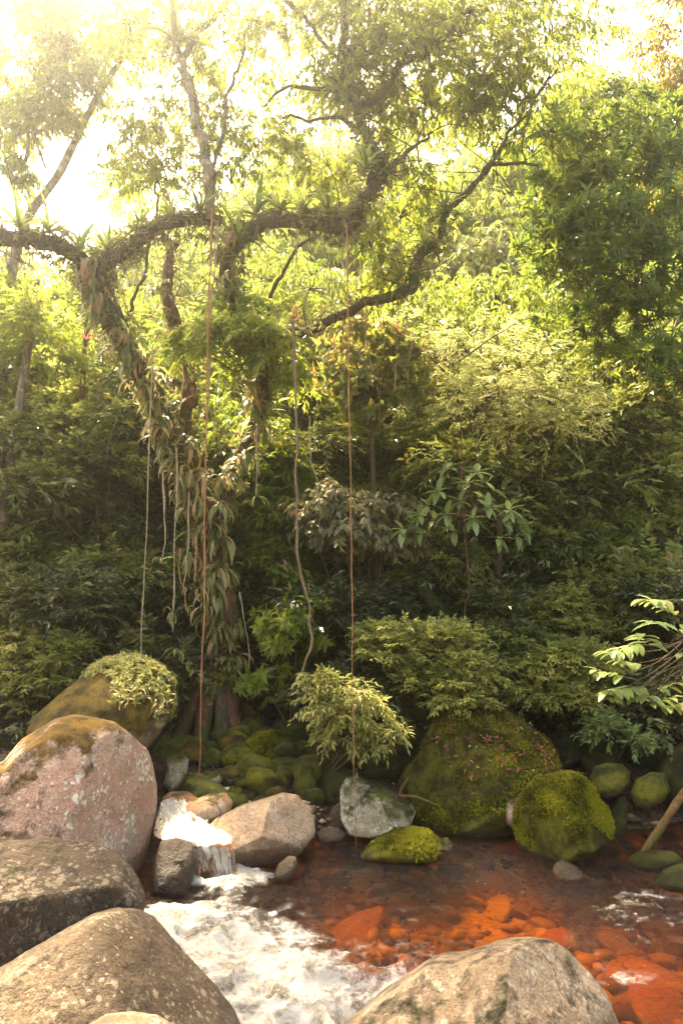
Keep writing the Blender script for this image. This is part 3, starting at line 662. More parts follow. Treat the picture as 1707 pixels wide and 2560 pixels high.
def crown(blobs, rng, ll=0.10, lw=0.04, n=9, L=0.30, per=220, sub=9, mode='alt', droop=0.3, t6=False, spread=0.34, flat=0.55, attach=None, br=0.012, updir=0.25, low=-0.35, core=0.35, twr=0.0022):
    """blobs: (centre, radii, weight).  returns leaf mesh arrays and branch mesh arrays"""
    Vs, Fs, Ts, off = [], [], [], 0; B = []
    for c, r, w in blobs:
        c = np.asarray(c, float); r = np.asarray(r, float)
        ns = max(2, int(sub * w))
        q = unit(rng.normal(0, 1, (ns * 3, 3))); q = q[q[:, 2] > low][:ns]; ns = len(q)
        fr = core + (1 - core) * rng.random(ns) ** 0.5
        cc = c + q * r * fr[:, None]
        nt = max(3, int(per / max(sub, 1)))
        idx = np.repeat(np.arange(ns), nt)
        g = rng.normal(0, 1, (len(idx), 3)) * np.array((1, 1, flat)) * (r.mean() * spread)
        O = cc[idx] + g * 0.8
        out = unit(q)[idx]
        D = unit(out * np.array((1, 1, 0.6)) + unit(g) * 0.7 + rng.normal(0, 0.35, (len(idx), 3)) + np.array((0, 0, updir)))
        ct = rng.uniform(0.1, 0.8, ns)[idx]
        v, f, t = sprays(O, D, L * rng.uniform(0.6, 1.25, len(idx)), n, ll, lw, rng, mode, droop, ct, t6)
        Vs.append(v); Fs.append(f + off); Ts.append(t); off += len(v)
        a = c - np.array((0, 0, r[2] * 0.5)) if attach is None else attach
        if attach is not None:
            m = (a + c) / 2 + rng.normal(0, 0.08, 3) * np.linalg.norm(c - a); m[2] += 0.06 * np.linalg.norm(c - a)
            B.append(tube([a, m, c], [br, br * 0.75, br * 0.5], 8, 5))
        for s_ in range(ns):
            e = cc[s_]; m = (c + e) / 2 + rng.normal(0, 0.06, 3) * r.mean(); m[2] -= 0.05 * r.mean()
            B.append(tube([c if attach is not None else a, m, e], [br * 0.5, br * 0.34, br * 0.16], 5, 4))
            if twr:
                o_ = O[idx == s_]; B.append(sticks(np.repeat(e[None], len(o_), 0), o_, twr, twr * 0.7)); B.append(sticks(o_, o_ + D[idx == s_] * L * 0.7, twr * 0.7, twr * 0.4))
    return (np.vstack(Vs), np.vstack(Fs), np.concatenate(Ts)), join(B)

def pblob(px, py, Y, rx, ry=None, w=1.0, dep=None):
    """foliage mass read off the picture: centre pixel, distance, half width and half height in pixels"""
    ry = ry or rx; c = at(px, py, Y); s = Y / FPX
    return (c, (rx * s, (dep if dep else rx * s * 0.9), ry * s), w)

LM = dict(
    canopy=leaf_mat('canopy_leaf', (0.065, 0.108, 0.010), (0.155, 0.18, 0.018), (0.26, 0.20, 0.02), trans=0.60, val=2.9),
    bright=leaf_mat('young_leaf', (0.10, 0.16, 0.016), (0.20, 0.235, 0.03), (0.28, 0.24, 0.03), trans=0.5),
    under=leaf_mat('understory_leaf', (0.06, 0.09, 0.016), (0.25, 0.28, 0.065), (0.30, 0.22, 0.06), trans=0.36, rough=0.30, spec=0.6),
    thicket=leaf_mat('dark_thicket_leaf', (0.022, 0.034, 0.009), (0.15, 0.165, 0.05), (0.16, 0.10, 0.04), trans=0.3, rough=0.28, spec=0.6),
    dark=leaf_mat('glossy_dark_leaf', (0.040, 0.085, 0.010), (0.125, 0.175, 0.018), (0.14, 0.12, 0.02), trans=0.38, rough=0.34, spec=0.5),
    fine=leaf_mat('fine_shrub_leaf', (0.14, 0.17, 0.034), (0.36, 0.355, 0.095), (0.24, 0.2, 0.05), trans=0.36),
    pale=leaf_mat('pale_feathery_leaf', (0.13, 0.16, 0.045), (0.32, 0.335, 0.13), (0.40, 0.32, 0.14), trans=0.38),
    yellow=leaf_mat('yellow_green_leaf', (0.16, 0.175, 0.04), (0.34, 0.325, 0.10), (0.36, 0.27, 0.06), trans=0.4),
    olive=leaf_mat('olive_leaf', (0.11, 0.11, 0.045), (0.24, 0.21, 0.10), (0.28, 0.17, 0.06), trans=0.3),
    orange=leaf_mat('copper_new_leaf', (0.09, 0.12, 0.02), (0.20, 0.18, 0.03), (0.44, 0.17, 0.03), trans=0.45),
    gold=leaf_mat('golden_canopy_leaf', (0.14, 0.14, 0.015), (0.32, 0.24, 0.02), (0.4, 0.22, 0.02), trans=0.5),
    sap=leaf_mat('sapling_leaf', (0.11, 0.17, 0.05), (0.24, 0.30, 0.11), None, trans=0.35, rough=0.35),
    strap=leaf_mat('strap_leaf', (0.09, 0.115, 0.028), (0.27, 0.255, 0.09), (0.34, 0.22, 0.10), trans=0.35, rough=0.4),
    brom=leaf_mat('bromeliad_leaf', (0.07, 0.12, 0.02), (0.20, 0.24, 0.06), (0.35, 0.06, 0.03), trans=0.42, rough=0.35),
    redleaf=leaf_mat('red_bromeliad_leaf', (0.14, 0.07, 0.03), (0.28, 0.08, 0.05), None, trans=0.4),
    mossleaf=leaf_mat('moss_tuft', (0.05, 0.055, 0.008), (0.26, 0.25, 0.02), None, trans=0.25, rough=0.8, spec=0.1),
    litter=leaf_mat('fallen_leaf', (0.11, 0.032, 0.018), (0.28, 0.085, 0.035), (0.36, 0.28, 0.12), trans=0.1, rough=0.6),
)
BARK = bark_mat('forest_bark', (0.035, 0.025, 0.016), (0.15, 0.105, 0.065), moss=0.35)
BARK_RED = bark_mat('red_brown_bark', (0.075, 0.032, 0.016), (0.20, 0.095, 0.05), moss=0.25, lich=0.3)
BARK_PALE = bark_mat('pale_bark', (0.13, 0.10, 0.07), (0.33, 0.27, 0.19), moss=0.2, lich=0.7)
TWIG = bark_mat('twig_bark', (0.07, 0.05, 0.03), (0.16, 0.11, 0.07), moss=0.2)

def plant(name, label, cat, base, blobs, mat, seed, stems=None, group=None, bark=None, stem_name='stem', crown_name='crown', **kw):
    """a tree or shrub: root at its base, stems from the base, a crown of leaves on branches"""
    r_ = np.random.default_rng(seed)
    base = np.array(base, float)
    root = empty(name, base); tag(root, label, cat, group)
    if stems is None:
        stems = []
        for c, r, w in blobs:
            e = np.array(c); m = base * 0.45 + e * 0.55; m[2] += 0.1 * np.linalg.norm(e - base); m[:2] += r_.normal(0, 0.06, 2)
            stems.append(([base + r_.normal(0, 0.02, 3) * np.array((1, 1, 0)), m, e], [0.022, 0.014, 0.006]))
    for P, R in stems:
        ln = sum(np.linalg.norm(np.array(P[i + 1]) - np.array(P[i])) for i in range(len(P) - 1))
        V, F = tube(P, R, max(10, int(ln * 7)), 9 if max(R) > 0.05 else 6, rough=0.16 if max(R) > 0.03 else 0.1, seed=seed)
        part(stem_name, V, F, bark or TWIG, root)
    (V, F, T), (BV, BF) = crown(blobs, r_, **kw)
    cr = part(crown_name, V, F, mat, root, shade=False, tint=T); cr['kind'] = 'stuff'
    b = link('branches', new_mesh('branches', BV - base, BF, bark or TWIG), parent=cr); b['kind'] = 'stuff'
    return root

# ------------------------------------------------------------------ the big vine-hung tree
TY = 9.9
def pp(*a): return [at(x, y, Y) for x, y, Y in a]
tbase = at(545, 1838, TY); tbase[2] = gz(tbase[0], tbase[1]) - 0.05
big = empty('rainforest_tree', tbase)
tag(big, 'big leaning rainforest tree draped with vines and leafy epiphytes, arching limbs', 'tree')
def limb(P, R, name='limb', mat=None, n=None, sides=12, rough=0.22, seed=1):
    ln = sum(np.linalg.norm(P[i + 1] - P[i]) for i in range(len(P) - 1))
    R = [x_ * (0.84 if name == 'limb' else 1) for x_ in R]
    V, F = tube(P, R, n or max(14, int(ln * 16)), sides, rough=rough * 1.5, seed=seed, jit=0.13 if name == 'limb' else 0)
    return part(name, V, F, mat or BARK, big)
trunk_path = [tbase - np.array((0, 0, 0.2))] + pp((548, 1790, TY), (560, 1700, TY), (556, 1560, TY), (535, 1400, TY), (505, 1260, TY))
limb(trunk_path, [0.36, 0.29, 0.24, 0.22, 0.22, 0.23], 'trunk', BARK_RED, n=90, sides=20, rough=0.3)
for i, (px, py, Y, r) in enumerate([(455, 1815, 9.6, .10), (500, 1845, 9.3, .10), (600, 1840, 9.4, .10), (640, 1825, 10.1, .09), (420, 1760, 9.9, .08), (560, 1855, 9.2, .07)]):
    e = at(px, py, Y); e[2] = gz(e[0], e[1]) - 0.03
    s0 = at(545 + (px - 545) * 0.12, 1640, TY - 0.12); m = s0 * 0.45 + e * 0.55; m[2] += -0.05
    limb([s0, m, e, e + (e - m) * 0.4 - np.array((0, 0, 0.12))], [0.10, r * 1.25, r, r * 0.5], 'root', BARK_RED if i < 4 else BARK, sides=10, rough=0.3, seed=20 + i)
left_path = pp((505, 1270, TY), (455, 1160, 9.8), (400, 1030, 9.6), (345, 920, 9.4), (290, 810, 9.2), (255, 730, 9.1), (215, 670, 9.0))
limb(left_path, [0.17, 0.17, 0.17, 0.17, 0.17, 0.18, 0.17], seed=2, sides=16)
far_left = pp((240, 705, 9.05), (180, 640, 8.8), (110, 600, 8.5), (30, 590, 8.2), (-60, 600, 8.0))
limb(far_left, [0.15, 0.13, 0.12, 0.11, 0.10], seed=3)
arch = pp((225, 690, 9.05), (275, 655, 9.0), (330, 605, 8.9), (400, 570, 8.8), (500, 556, 8.7), (560, 560, 8.7))
limb(arch, [0.13, 0.12, 0.11, 0.11, 0.10, 0.08], seed=4)
mid_path = pp((500, 1265, TY), (478, 1130, 10.0), (472, 1000, 10.1), (455, 880, 10.2), (430, 790, 10.2), (418, 700, 10.3), (430, 600, 10.5))
limb(mid_path, [0.15, 0.13, 0.12, 0.11, 0.11, 0.10, 0.08], mat=BARK_RED, seed=5)
right_path = pp((530, 1320, TY), (580, 1190, 9.7), (635, 1080, 9.5), (658, 970, 9.3), (640, 860, 9.2), (585, 760, 9.1), (575, 660, 9.0), (598, 575, 8.9))
limb(right_path, [0.15, 0.13, 0.12, 0.13, 0.12, 0.12, 0.13, 0.12], seed=6, sides=14)
horiz = pp((598, 585, 8.9), (640, 562, 8.6), (740, 556, 8.2), (820, 562, 7.9), (868, 560, 7.8), (885, 505, 7.8), (925, 458, 7.8), (985, 410, 7.9), (1030, 375, 8.1), (1085, 320, 8.3))
limb(horiz, [0.12, 0.11, 0.10, 0.10, 0.10, 0.095, 0.08, 0.05, 0.028, 0.01], seed=7)
up_mid = pp((520, 556, 8.7), (527, 430, 8.8), (500, 310, 9.0), (468, 210, 9.2), (452, 130, 9.4), (440, 60, 9.6), (425, -40, 9.8))
limb(up_mid, [0.08, 0.085, 0.08, 0.075, 0.07, 0.06, 0.05], mat=BARK_PALE, seed=8)
up_mid_b = pp((455, 150, 9.4), (490, 90, 9.4), (535, 40, 9.4), (585, -20, 9.4))
limb(up_mid_b, [0.06, 0.055, 0.05, 0.04], seed=9)
up_right = pp((925, 458, 7.8), (935, 400, 7.9), (905, 320, 8.1), (865, 230, 8.3), (855, 120, 8.5), (870, -30, 8.8))
limb(up_right, [0.07, 0.065, 0.06, 0.06, 0.055, 0.05], seed=10)
low_right = pp((640, 870, 9.2), (720, 835, 8.9), (830, 800, 8.7), (920, 750, 8.6), (1020, 715, 8.5), (1045, 660, 8.5), (1085, 600, 8.5), (1120, 520, 8.6), (1190, 450, 8.7), (1250, 418, 8.8), (1340, 412, 9.0))
limb(low_right, [0.07, 0.075, 0.07, 0.075, 0.08, 0.07, 0.065, 0.055, 0.045, 0.035, 0.02], seed=11)
fork_r = pp((1215, 435, 8.75), (1260, 360, 8.8), (1330, 250, 9.0), (1395, 170, 9.1))
limb(fork_r, [0.035, 0.03, 0.025, 0.015], seed=12, sides=8)
top_a = pp((870, 250, 8.3), (940, 250, 8.3), (1010, 150, 8.4), (1100, 110, 8.5), (1140, 40, 8.6))
limb(top_a, [0.05, 0.05, 0.045, 0.04, 0.025], seed=13, sides=9)
top_b = pp((700, -10, 8.6), (750, 40, 8.5), (800, 90, 8.45), (860, 160, 8.4))
limb(top_b, [0.04, 0.04, 0.035, 0.03], seed=14, sides=8)
for P, s in [([(860, 230, 8.3), (740, 220, 8.6), (670, 270, 8.9)], 15), ([(905, 320, 8.1), (780, 285, 8.5), (700, 300, 8.8)], 16), ([(530, 480, 8.75), (560, 300, 8.9), (610, 120, 9.2), (660, -20, 9.4)], 17), ([(640, 860, 9.2), (700, 700, 9.2), (760, 610, 9.2), (850, 590, 9.3)], 18), ([(1010, 150, 8.4), (1060, 90, 8.4), (1180, 30, 8.6)], 19), ([(300, 830, 9.2), (350, 700, 9.5), (390, 560, 9.8), (400, 420, 10)], 21)]:
    P = pp(*P); limb(P, [0.035, 0.028, 0.018], seed=s, sides=7)

# canopy of the big tree: leaf masses with gaps of sky between them
def mass(spec, seed, **kw):
    r_ = np.random.default_rng(seed); return crown([pblob(*b) for b in spec], r_, **kw)
CAN = [(430, 60, 9.6, 110, 80, 1.4), (560, 80, 9.4, 70, 60, .8), (330, 70, 9.8, 90, 80, 1), (300, 330, 10, 45, 60, .4), (400, 330, 10, 80, 90, 1), (520, 250, 9.8, 50, 80, .6), (420, 470, 10, 90, 70, 1), (580, 420, 9.8, 80, 90, 1), (700, 380, 9.6, 60, 80, .7), (760, 480, 9.5, 80, 60, .8), (620, 320, 10, 80, 60, .7), (330, 450, 10.2, 60, 60, .6),
       (720, 70, 8.9, 70, 80, .9), (800, 40, 8.7, 90, 60, 1), (920, 60, 8.5, 110, 80, 1.3), (1040, 50, 8.6, 110, 80, 1.3), (1150, 60, 8.8, 110, 80, 1.3), (1260, 70, 9, 110, 90, 1.3), (1380, 60, 9.2, 110, 80, 1.2), (1080, 150, 8.7, 120, 70, 1.3), (1200, 180, 8.9, 100, 70, 1.2), (1310, 170, 9.1, 90, 80, 1), (960, 160, 8.4, 90, 60, .9), (860, 160, 8.5, 60, 80, .8), (1280, 260, 9.2, 80, 60, .9), (1180, 260, 9, 60, 60, .6), (960, 270, 8.7, 80, 60, .8), (1060, 240, 8.8, 70, 50, .6),
       (900, 300, 9, 70, 60, .6), (1000, 520, 9.2, 80, 60, .8), (930, 600, 9.0, 70, 60, .7), (960, 680, 8.9, 60, 50, .6), (1080, 440, 9.2, 50, 40, .4), (860, 420, 9.4, 50, 50, .4), (640, 160, 9.6, 40, 50, .3), (800, 250, 9.2, 45, 50, .4), (1330, 360, 9.2, 60, 50, .6)]
(V, F, T), (BV, BF) = mass(CAN, 11, ll=0.125, lw=0.04, n=9, L=0.34, per=105, sub=10, mode='hang', droop=0.5, spread=0.5, flat=0.55, br=0.016, twr=0.0028)
cr = part('crown', V, F, LM['canopy'], big, shade=False, tint=T); cr['kind'] = 'stuff'
_r = np.random.default_rng(66); _L = [(BV, BF)]
for P, m in ((arch, 14), (horiz, 34), (low_right, 40), (far_left, 12), (up_mid, 30), (up_mid_b, 14), (up_right, 34), (top_a, 30), (top_b, 12), (fork_r, 18), (right_path[4:], 12), (mid_path[4:], 12)):
    C = catmull(P, 120)
    for _ in range(m):
        i_ = _r.integers(3, 117); p = C[i_]; d = unit(_r.normal(0, 1, 3) + np.array((0, -0.2, 0.35))); l = _r.uniform(0.25, 0.95)
        q = [p, p + d * l * 0.4 + _r.normal(0, 0.05, 3), p + d * l + _r.normal(0, 0.10, 3)]; _L.append(tube(q, [0.012, 0.007, 0.003], 9, 4))
        for _k in range(3):
            a_ = q[1] + (q[2] - q[1]) * _r.uniform(0, 0.8); e_ = a_ + (unit(_r.normal(0, 1, 3)) + d) * l * 0.22; _L.append(tube([a_, (a_ + e_) / 2 + _r.normal(0, 0.02, 3), e_], [0.005, 0.0035, 0.002], 5, 3))
BV, BF = join(_L)
bb = link('branches', new_mesh('branches', BV - tbase, BF, BARK), parent=cr); bb['kind'] = 'stuff'

def shaggy(paths, seed):
    r_ = np.random.default_rng(seed); O, D = [], []; A, B = [], []
    for P, rad, dens in paths:
        C = catmull(P, 300); ln = np.sum(np.linalg.norm(np.diff(C, axis=0), axis=1)); m = int(ln * dens)
        i = r_.integers(0, 299, m); th = r_.uniform(0, 6.28, m)
        T = unit(C[np.minimum(i + 1, 299)] - C[i] + 1e-6); a = unit(np.cross(T, (0.2, 1.0, 0.1))); b = np.cross(T, a)
        n = a * np.cos(th)[:, None] + b * np.sin(th)[:, None]; keep = r_.random(m) < 0.35 + 0.65 * fbm(C[i] * 2.5, 2, 4) + 0.3
        O.append((C[i] + n * rad * 0.9)[keep]); D.append((n + np.array((0, 0, 0.25)) + r_.normal(0, 0.4, (m, 3)))[keep])
        q = r_.random(m) < 0.3; a0 = (C[i] + n * rad * 0.8)[q]; A.append(a0); B.append(a0 + np.stack([r_.normal(0, 0.03, q.sum()), r_.normal(0, 0.03, q.sum()), -r_.uniform(0.05, 0.4, q.sum())], -1))
    O, D = np.vstack(O), np.vstack(D)
    return sprays(O, D, r_.uniform(0.04, 0.14, len(O)), 5, 0.085, 0.026, r_, 'whorl', 0.5, r_.random(len(O)) * 0.9), sticks(np.vstack(A), np.vstack(B), 0.004, 0.0015)
(V, F, T), (SV, SF) = shaggy([(left_path, .17, 120), (far_left, .12, 170), (arch, .11, 150), (horiz[:8], .09, 130), (right_path, .13, 110), (mid_path, .11, 70), (up_mid, .07, 40), (up_right, .06, 70), (low_right[:8], .07, 70), (trunk_path[2:], .22, 60)], 31)
mc = part('moss_fern_cover', V, F, leaf_mat('limb_fern_leaf', (0.06, 0.075, 0.02), (0.19, 0.17, 0.06), (0.25, 0.13, 0.06), trans=0.4), big, shade=False, tint=T); mc['kind'] = 'stuff'
_r = np.random.default_rng(88); _L = [(SV, SF)]
for P, m in ((arch, 16), (horiz[:7], 26), (low_right[:8], 20), (far_left, 14), (left_path[3:], 12), (up_right, 12), (up_mid, 8), (right_path[3:], 16)):
    C = catmull(P, 120)
    for _ in range(m):
        p = C[_r.integers(3, 117)] + _r.normal(0, 0.04, 3); l = _r.uniform(0.25, 1.0) ** 1.5 * 1.7; dx = _r.normal(0, 0.10, (4, 2)).cumsum(0) * 0.6
        _L.append(tube([p] + [p + np.array((dx[j, 0], dx[j, 1], -l * (j + 1) / 4)) for j in range(4)], [0.006, 0.005, 0.003], 12, 3))
SV, SF = join(_L)
hr = part('hanging_rootlet', SV, SF, BARK_PALE, big); hr['kind'] = 'stuff'

# ------------------------------------------------------------------ epiphytes: strap-leaved clumps and bromeliads
def strap_mesh(name, ln, wd, bend, mat, tint, seed=0, fold=0.25, n=7, tip=1.0):
    """one arching strap leaf along +x, drooping to -z"""
    t = np.linspace(0, 1, n); ang = 0.2 - bend * t ** 1.3
    x = np.concatenate([[0], np.cumsum(np.cos((ang[1:] + ang[:-1]) / 2))]) * ln / (n - 1); z = np.concatenate([[0], np.cumsum(np.sin((ang[1:] + ang[:-1]) / 2))]) * ln / (n - 1)
    w = wd * 0.5 * np.clip((0.45 + 1.6 * t) * (1 - t ** (2.2 * tip)), 0.02, 1.0)
    V = []
    for i in range(n):
        tw = 0.25 * sin(seed + i)
        V += [(x[i], -w[i], z[i] + fold * w[i] + tw * w[i] * 0.5), (x[i], 0, z[i]), (x[i], w[i], z[i] + fold * w[i] - tw * w[i] * 0.5)]
    F = []
    for i in range(n - 1):
        a = i * 3; F += [(a, a + 1, a + 4, a + 3), (a + 1, a + 2, a + 5, a + 4)]
    return new_mesh(name, V, F, mat, tint=np.full(len(V), tint))
STRAP = [strap_mesh('leaf', 1.0, 0.105 + 0.02 * (i % 3), [1.2, 1.9, 2.4, 2.8][i % 4], LM['strap'], [0.05, 0.3, 0.55, 0.8, 0.45, 0.97][i % 6], i) for i in range(12)]
BROM = [strap_mesh('leaf', 1.0, 0.12, [0.3, 0.9, 1.6, 2.1][i % 4], LM['brom'], [0.1, 0.35, 0.6, 0.8][(i * 3) % 4], i, fold=0.6, tip=0.7) for i in range(8)]
REDB = [strap_mesh('leaf', 1.0, 0.09, [0.4, 1.2][i % 2], LM['redleaf'], [0.2, 0.8][i % 2], i, fold=0.6, tip=0.7) for i in range(2)]
er = np.random.default_rng(8)
def rosette(name, label, cat, p, n, ln, meshes, tilt=(0.2, 1.2), group=None, down=False, face=-pi / 2, fan=2.6, extra=None):
    root = empty(name, p); tag(root, label, cat, group)
    for i in range(n):
        o = link('leaf', (extra or meshes)[er.integers(len(extra or meshes))] if (extra and er.random() < 0.25) else meshes[er.integers(len(meshes))], parent=root)
        s = ln * er.uniform(0.45, 1.2)
        az = (i * 2.399 + er.uniform(-0.4, 0.4)) if not down else face + er.uniform(-fan / 2, fan / 2)
        el = er.uniform(*tilt)
        o.location = er.normal(0, 0.035, 3) if down else (0, 0, 0)
        o.rotation_euler = (er.normal(0, 0.2), -el, az); o.scale = (s, s, s)
    return root

def along(P, k):
    C = catmull(P, 200); return C[np.linspace(4, 195, k).astype(int)]
ORD = 'first second third fourth fifth sixth seventh eighth ninth tenth eleventh twelfth thirteenth fourteenth fifteenth sixteenth seventeenth eighteenth nineteenth twentieth twenty-first twenty-second'.split()
SPOTS = [(left_path, 17, 'along the leaning left limb'), (trunk_path[2:], 9, 'on the lower trunk'), (right_path, 12, 'on the right-hand stem'), (mid_path, 6, 'on the middle stem')]
for path, k, where in SPOTS:
    for i_, p in enumerate(along(path, k)):
        q = p + np.array((er.normal(0, 0.07), -0.17, er.normal(0, 0.05)))
        rosette('epiphyte_clump', 'hanging strap-leaf clump ' + where + ', ' + ORD[i_] + ' from its lower end', 'epiphyte', q, 22, 0.40, STRAP, (-0.9, 0.5), 'strap-leaved clumps ' + where, True)
for i_, (px, py, Y, n, ln) in enumerate(sorted([(520, 1440, 9.55, 14, .42), (500, 1330, 9.6, 14, .42), (540, 1500, 9.6, 12, .4), (590, 1640, 9.6, 10, .34), (455, 1230, 9.6, 12, .4), (560, 1350, 9.6, 12, .4), (420, 1120, 9.4, 12, .4), (400, 1060, 9.3, 12, .4), (445, 1010, 9.7, 10, .36), (480, 1110, 9.6, 12, .4), (520, 1190, 9.6, 12, .4), (560, 1260, 9.5, 12, .4), (590, 1180, 9.4, 12, .4), (610, 1130, 9.3, 12, .4), (480, 1390, 9.5, 12, .4), (545, 1430, 9.5, 12, .4), (515, 1520, 9.5, 14, .4), (550, 1570, 9.55, 12, .36), (500, 1250, 9.5, 12, .4), (470, 1180, 9.5, 12, .4), (590, 1560, 9.7, 8, .34)], key=lambda t_: t_[1])):
    rosette('epiphyte_clump', 'dense clump of long strap leaves before the vine-hung trunk, ' + ORD[i_] + ' from the top', 'epiphyte', at(px, py, Y), n, ln, STRAP, (-0.9, 0.3), 'strap-leaved clumps before the trunk', True)
# bromeliads perched on the limbs
BR = [(440, 110, 9.3, 20, .55, 'large pale bromeliad perched high on the upright pale limb'), (640, 545, 8.5, 14, .42, 'bromeliad at the left end of the long level limb'), (700, 540, 8.25, 14, .40, 'bromeliad on the left half of the long level limb'),
      (760, 535, 8.1, 12, .36, 'bromeliad on the middle of the long level limb'), (820, 540, 7.85, 13, .36, 'bromeliad near the elbow of the long level limb'), (600, 620, 8.7, 14, .45, 'dark bromeliad below the left end of the level limb'),
      (350, 585, 8.8, 12, .36, 'bromeliad on the rise of the arched left limb'), (430, 560, 8.65, 12, .32, 'bromeliad on the crest of the arched limb'), (500, 540, 8.6, 12, .34, 'bromeliad where the upright limb leaves the arch'),
      (270, 640, 8.9, 13, .36, 'bromeliad in the fork of the left limb'), (200, 630, 8.7, 12, .34, 'bromeliad left of the limb fork'), (120, 590, 8.4, 14, .36, 'shaggy bromeliad on the far left limb'), (50, 580, 8.1, 14, .36, 'bromeliad at the left edge on the far left limb'),
      (915, 430, 7.7, 13, .34, 'bromeliad on the bend where the limb turns upward'), (970, 405, 7.8, 10, .30, 'small bromeliad near the tip of the level limb'), (860, 250, 8.2, 12, .34, 'bromeliad on the upright right limb'), (945, 130, 8.3, 12, .30, 'bromeliad below the top right boughs'),
      (1110, 535, 8.5, 12, .30, 'bromeliad on the crook of the low right limb'), (1060, 620, 8.4, 10, .28, 'bromeliad halfway up the low right limb'), (1000, 705, 8.4, 12, .32, 'bromeliad on the level part of the low right limb'), (880, 770, 8.6, 11, .30, 'bromeliad on the lower run of the right limb'),
      (650, 1045, 9.3, 16, .42, 'pale bromeliad splayed on the right-hand stem'), (370, 905, 9.2, 12, .40, 'arching bromeliad on the leaning left limb'), (545, 760, 8.9, 14, .45, 'dark strap bromeliad behind the hanging light green spray'), (320, 860, 9.1, 10, .34, 'bromeliad above the strap leaves of the left limb')]
for px, py, Y, n, ln, lab in BR:
    rosette('bromeliad', lab, 'bromeliad', at(px, py - 6, Y), int(n * 1.7), ln * 1.25, BROM, (0.1, 1.3), 'bromeliads on the vine-hung tree')
for px, py, Y, lab in [(735, 800, 8.8, 'red-tipped bromeliad at the start of the low right limb'), (250, 660, 8.85, 'red bromeliad in the left limb fork'), (405, 600, 8.7, 'small red bromeliad under the arched limb'), (425, 520, 8.6, 'red bromeliad standing on the arched limb'), (735, 1290, 8.25, 'tiny red bromeliad on the twisting woody vine'), (215, 850, 9.3, 'red bromeliad left of the leaning limb')]:
    rosette('bromeliad', lab, 'bromeliad', at(px, py, Y), 10, 0.14 if 'tiny' in lab else 0.24, REDB, (0.2, 1.2), 'red bromeliads')

# ------------------------------------------------------------------ hanging vines and aerial roots
VINE_O = bark_mat('orange_aerial_root', (0.30, 0.12, 0.05), (0.52, 0.26, 0.13), scale=3)
VINE_P = bark_mat('pale_vine', (0.26, 0.19, 0.11), (0.50, 0.40, 0.26), scale=3)
VINE_W = bark_mat('woody_vine', (0.10, 0.065, 0.035), (0.34, 0.25, 0.15), scale=3)
vr = np.random.default_rng(21)
def vine(label, P, Y, r=0.007, mat=None, wig=0.012, twin=False):
    P = np.array([at(*(p if len(p) == 3 else (p[0], p[1], Y))) for p in P])
    n = int(max(30, np.sum(np.linalg.norm(np.diff(P, axis=0), axis=1)) * 14))
    L = []
    for j in range(2 if twin else 1):
        C = catmull(P, n); s = np.linspace(0, 1, n); ph = vr.uniform(0, 50)
        q = np.stack([s * n / 9 + ph, s * 0, s * 0], -1)
        C[:, 0] += wig * fbm(q, 3, 5 + j) + (0.012 * np.sin(s * 23) if j else 0); C[:, 1] += wig * fbm(q + 9, 3, 8) - 0.012 * j
        R = r * (1 + 0.45 * vnoise(q * 2.7 + ph, 4)) * (1.25 - 0.5 * s)
        L.append(tube(C, R * (0.75 if j else 1), n, 6))
    V, F = join(L); base = P[0]
    return tag(link('hanging_vine', new_mesh('hanging_vine', V - base, F, mat or VINE_P), loc=base), label, 'vine', 'vines hanging from the big tree')
vine('long orange twin aerial root hanging down to the cascade', [(530, 520), (522, 800), (517, 1100), (510, 1500), (503, 1800), (499, 1968)], 7.75, 0.0075, VINE_O, 0.022, True)
vine('thin red-orange aerial root hanging into the pool before the pale speckled boulder', [(866, 560), (872, 900), (877, 1250), (881, 1600), (885, 1850), (888, 2128)], 7.2, 0.006, VINE_O, 0.018)
vine('thin straight vine ending on top of the golden mossy boulder', [(382, 860), (374, 1100), (365, 1350), (356, 1540), (353, 1642)], 7.9, 0.007, None, 0.010)
vine('thick pale woody vine twisting down and curling toward the yellow shrub', [(722, 800), (727, 950), (734, 1150), (742, 1290), (755, 1420), (775, 1530), (781, 1590), (765, 1650), (759, 1690), (772, 1707), (800, 1712), (830, 1718)], 8.2, 0.016, VINE_W, 0.10)
vine('crooked pale root left of the trunk, outermost of its bundle', [(412, 1180), (410, 1280), (413, 1350), (404, 1410)], 9.2, 0.012, None, 0.03)
vine('long root of the bundle running down to the leafy sprigs left of the trunk', [(443, 1120), (440, 1250), (436, 1400), (438, 1500), (434, 1580)], 9.2, 0.012, None, 0.035)
vine('root of the bundle just left of the orange twin root', [(474, 1230), (470, 1330), (466, 1410), (458, 1490)], 9.2, 0.010, None, 0.03)
vine('short crooked root between two longer roots left of the trunk', [(450, 1370), (452, 1430), (462, 1490), (465, 1530)], 9.15, 0.010, VINE_O, 0.03)
vine('thin root close to the trunk ending in a curl', [(492, 1340), (490, 1400), (488, 1460)], 9.1, 0.009, VINE_O, 0.02)
vine('pale crooked root below the right-hand stem', [(645, 1060), (640, 1120), (643, 1180), (638, 1240)], 9.1, 0.010, None, 0.03)
vine('slender vine looping from the right-hand stem across the dark leaves', [(775, 1040), (776, 1120), (780, 1160), (795, 1210), (790, 1250)], 8.8, 0.006, None, 0.02)
vine('pair of thin vines hanging along the middle of the tree from the arched limb', [(545, 560), (540, 640), (528, 760), (525, 900), (520, 1000)], 8.4, 0.009, None, 0.03, True)
vine('slack vine looping under the left limb fork', [(190, 660), (205, 715), (232, 700), (240, 640)], 8.7, 0.008, None, 0.02)
vine('hanging vine beneath the middle of the level limb', [(745, 570), (742, 640), (752, 700), (770, 770)], 8.0, 0.006, None, 0.03)
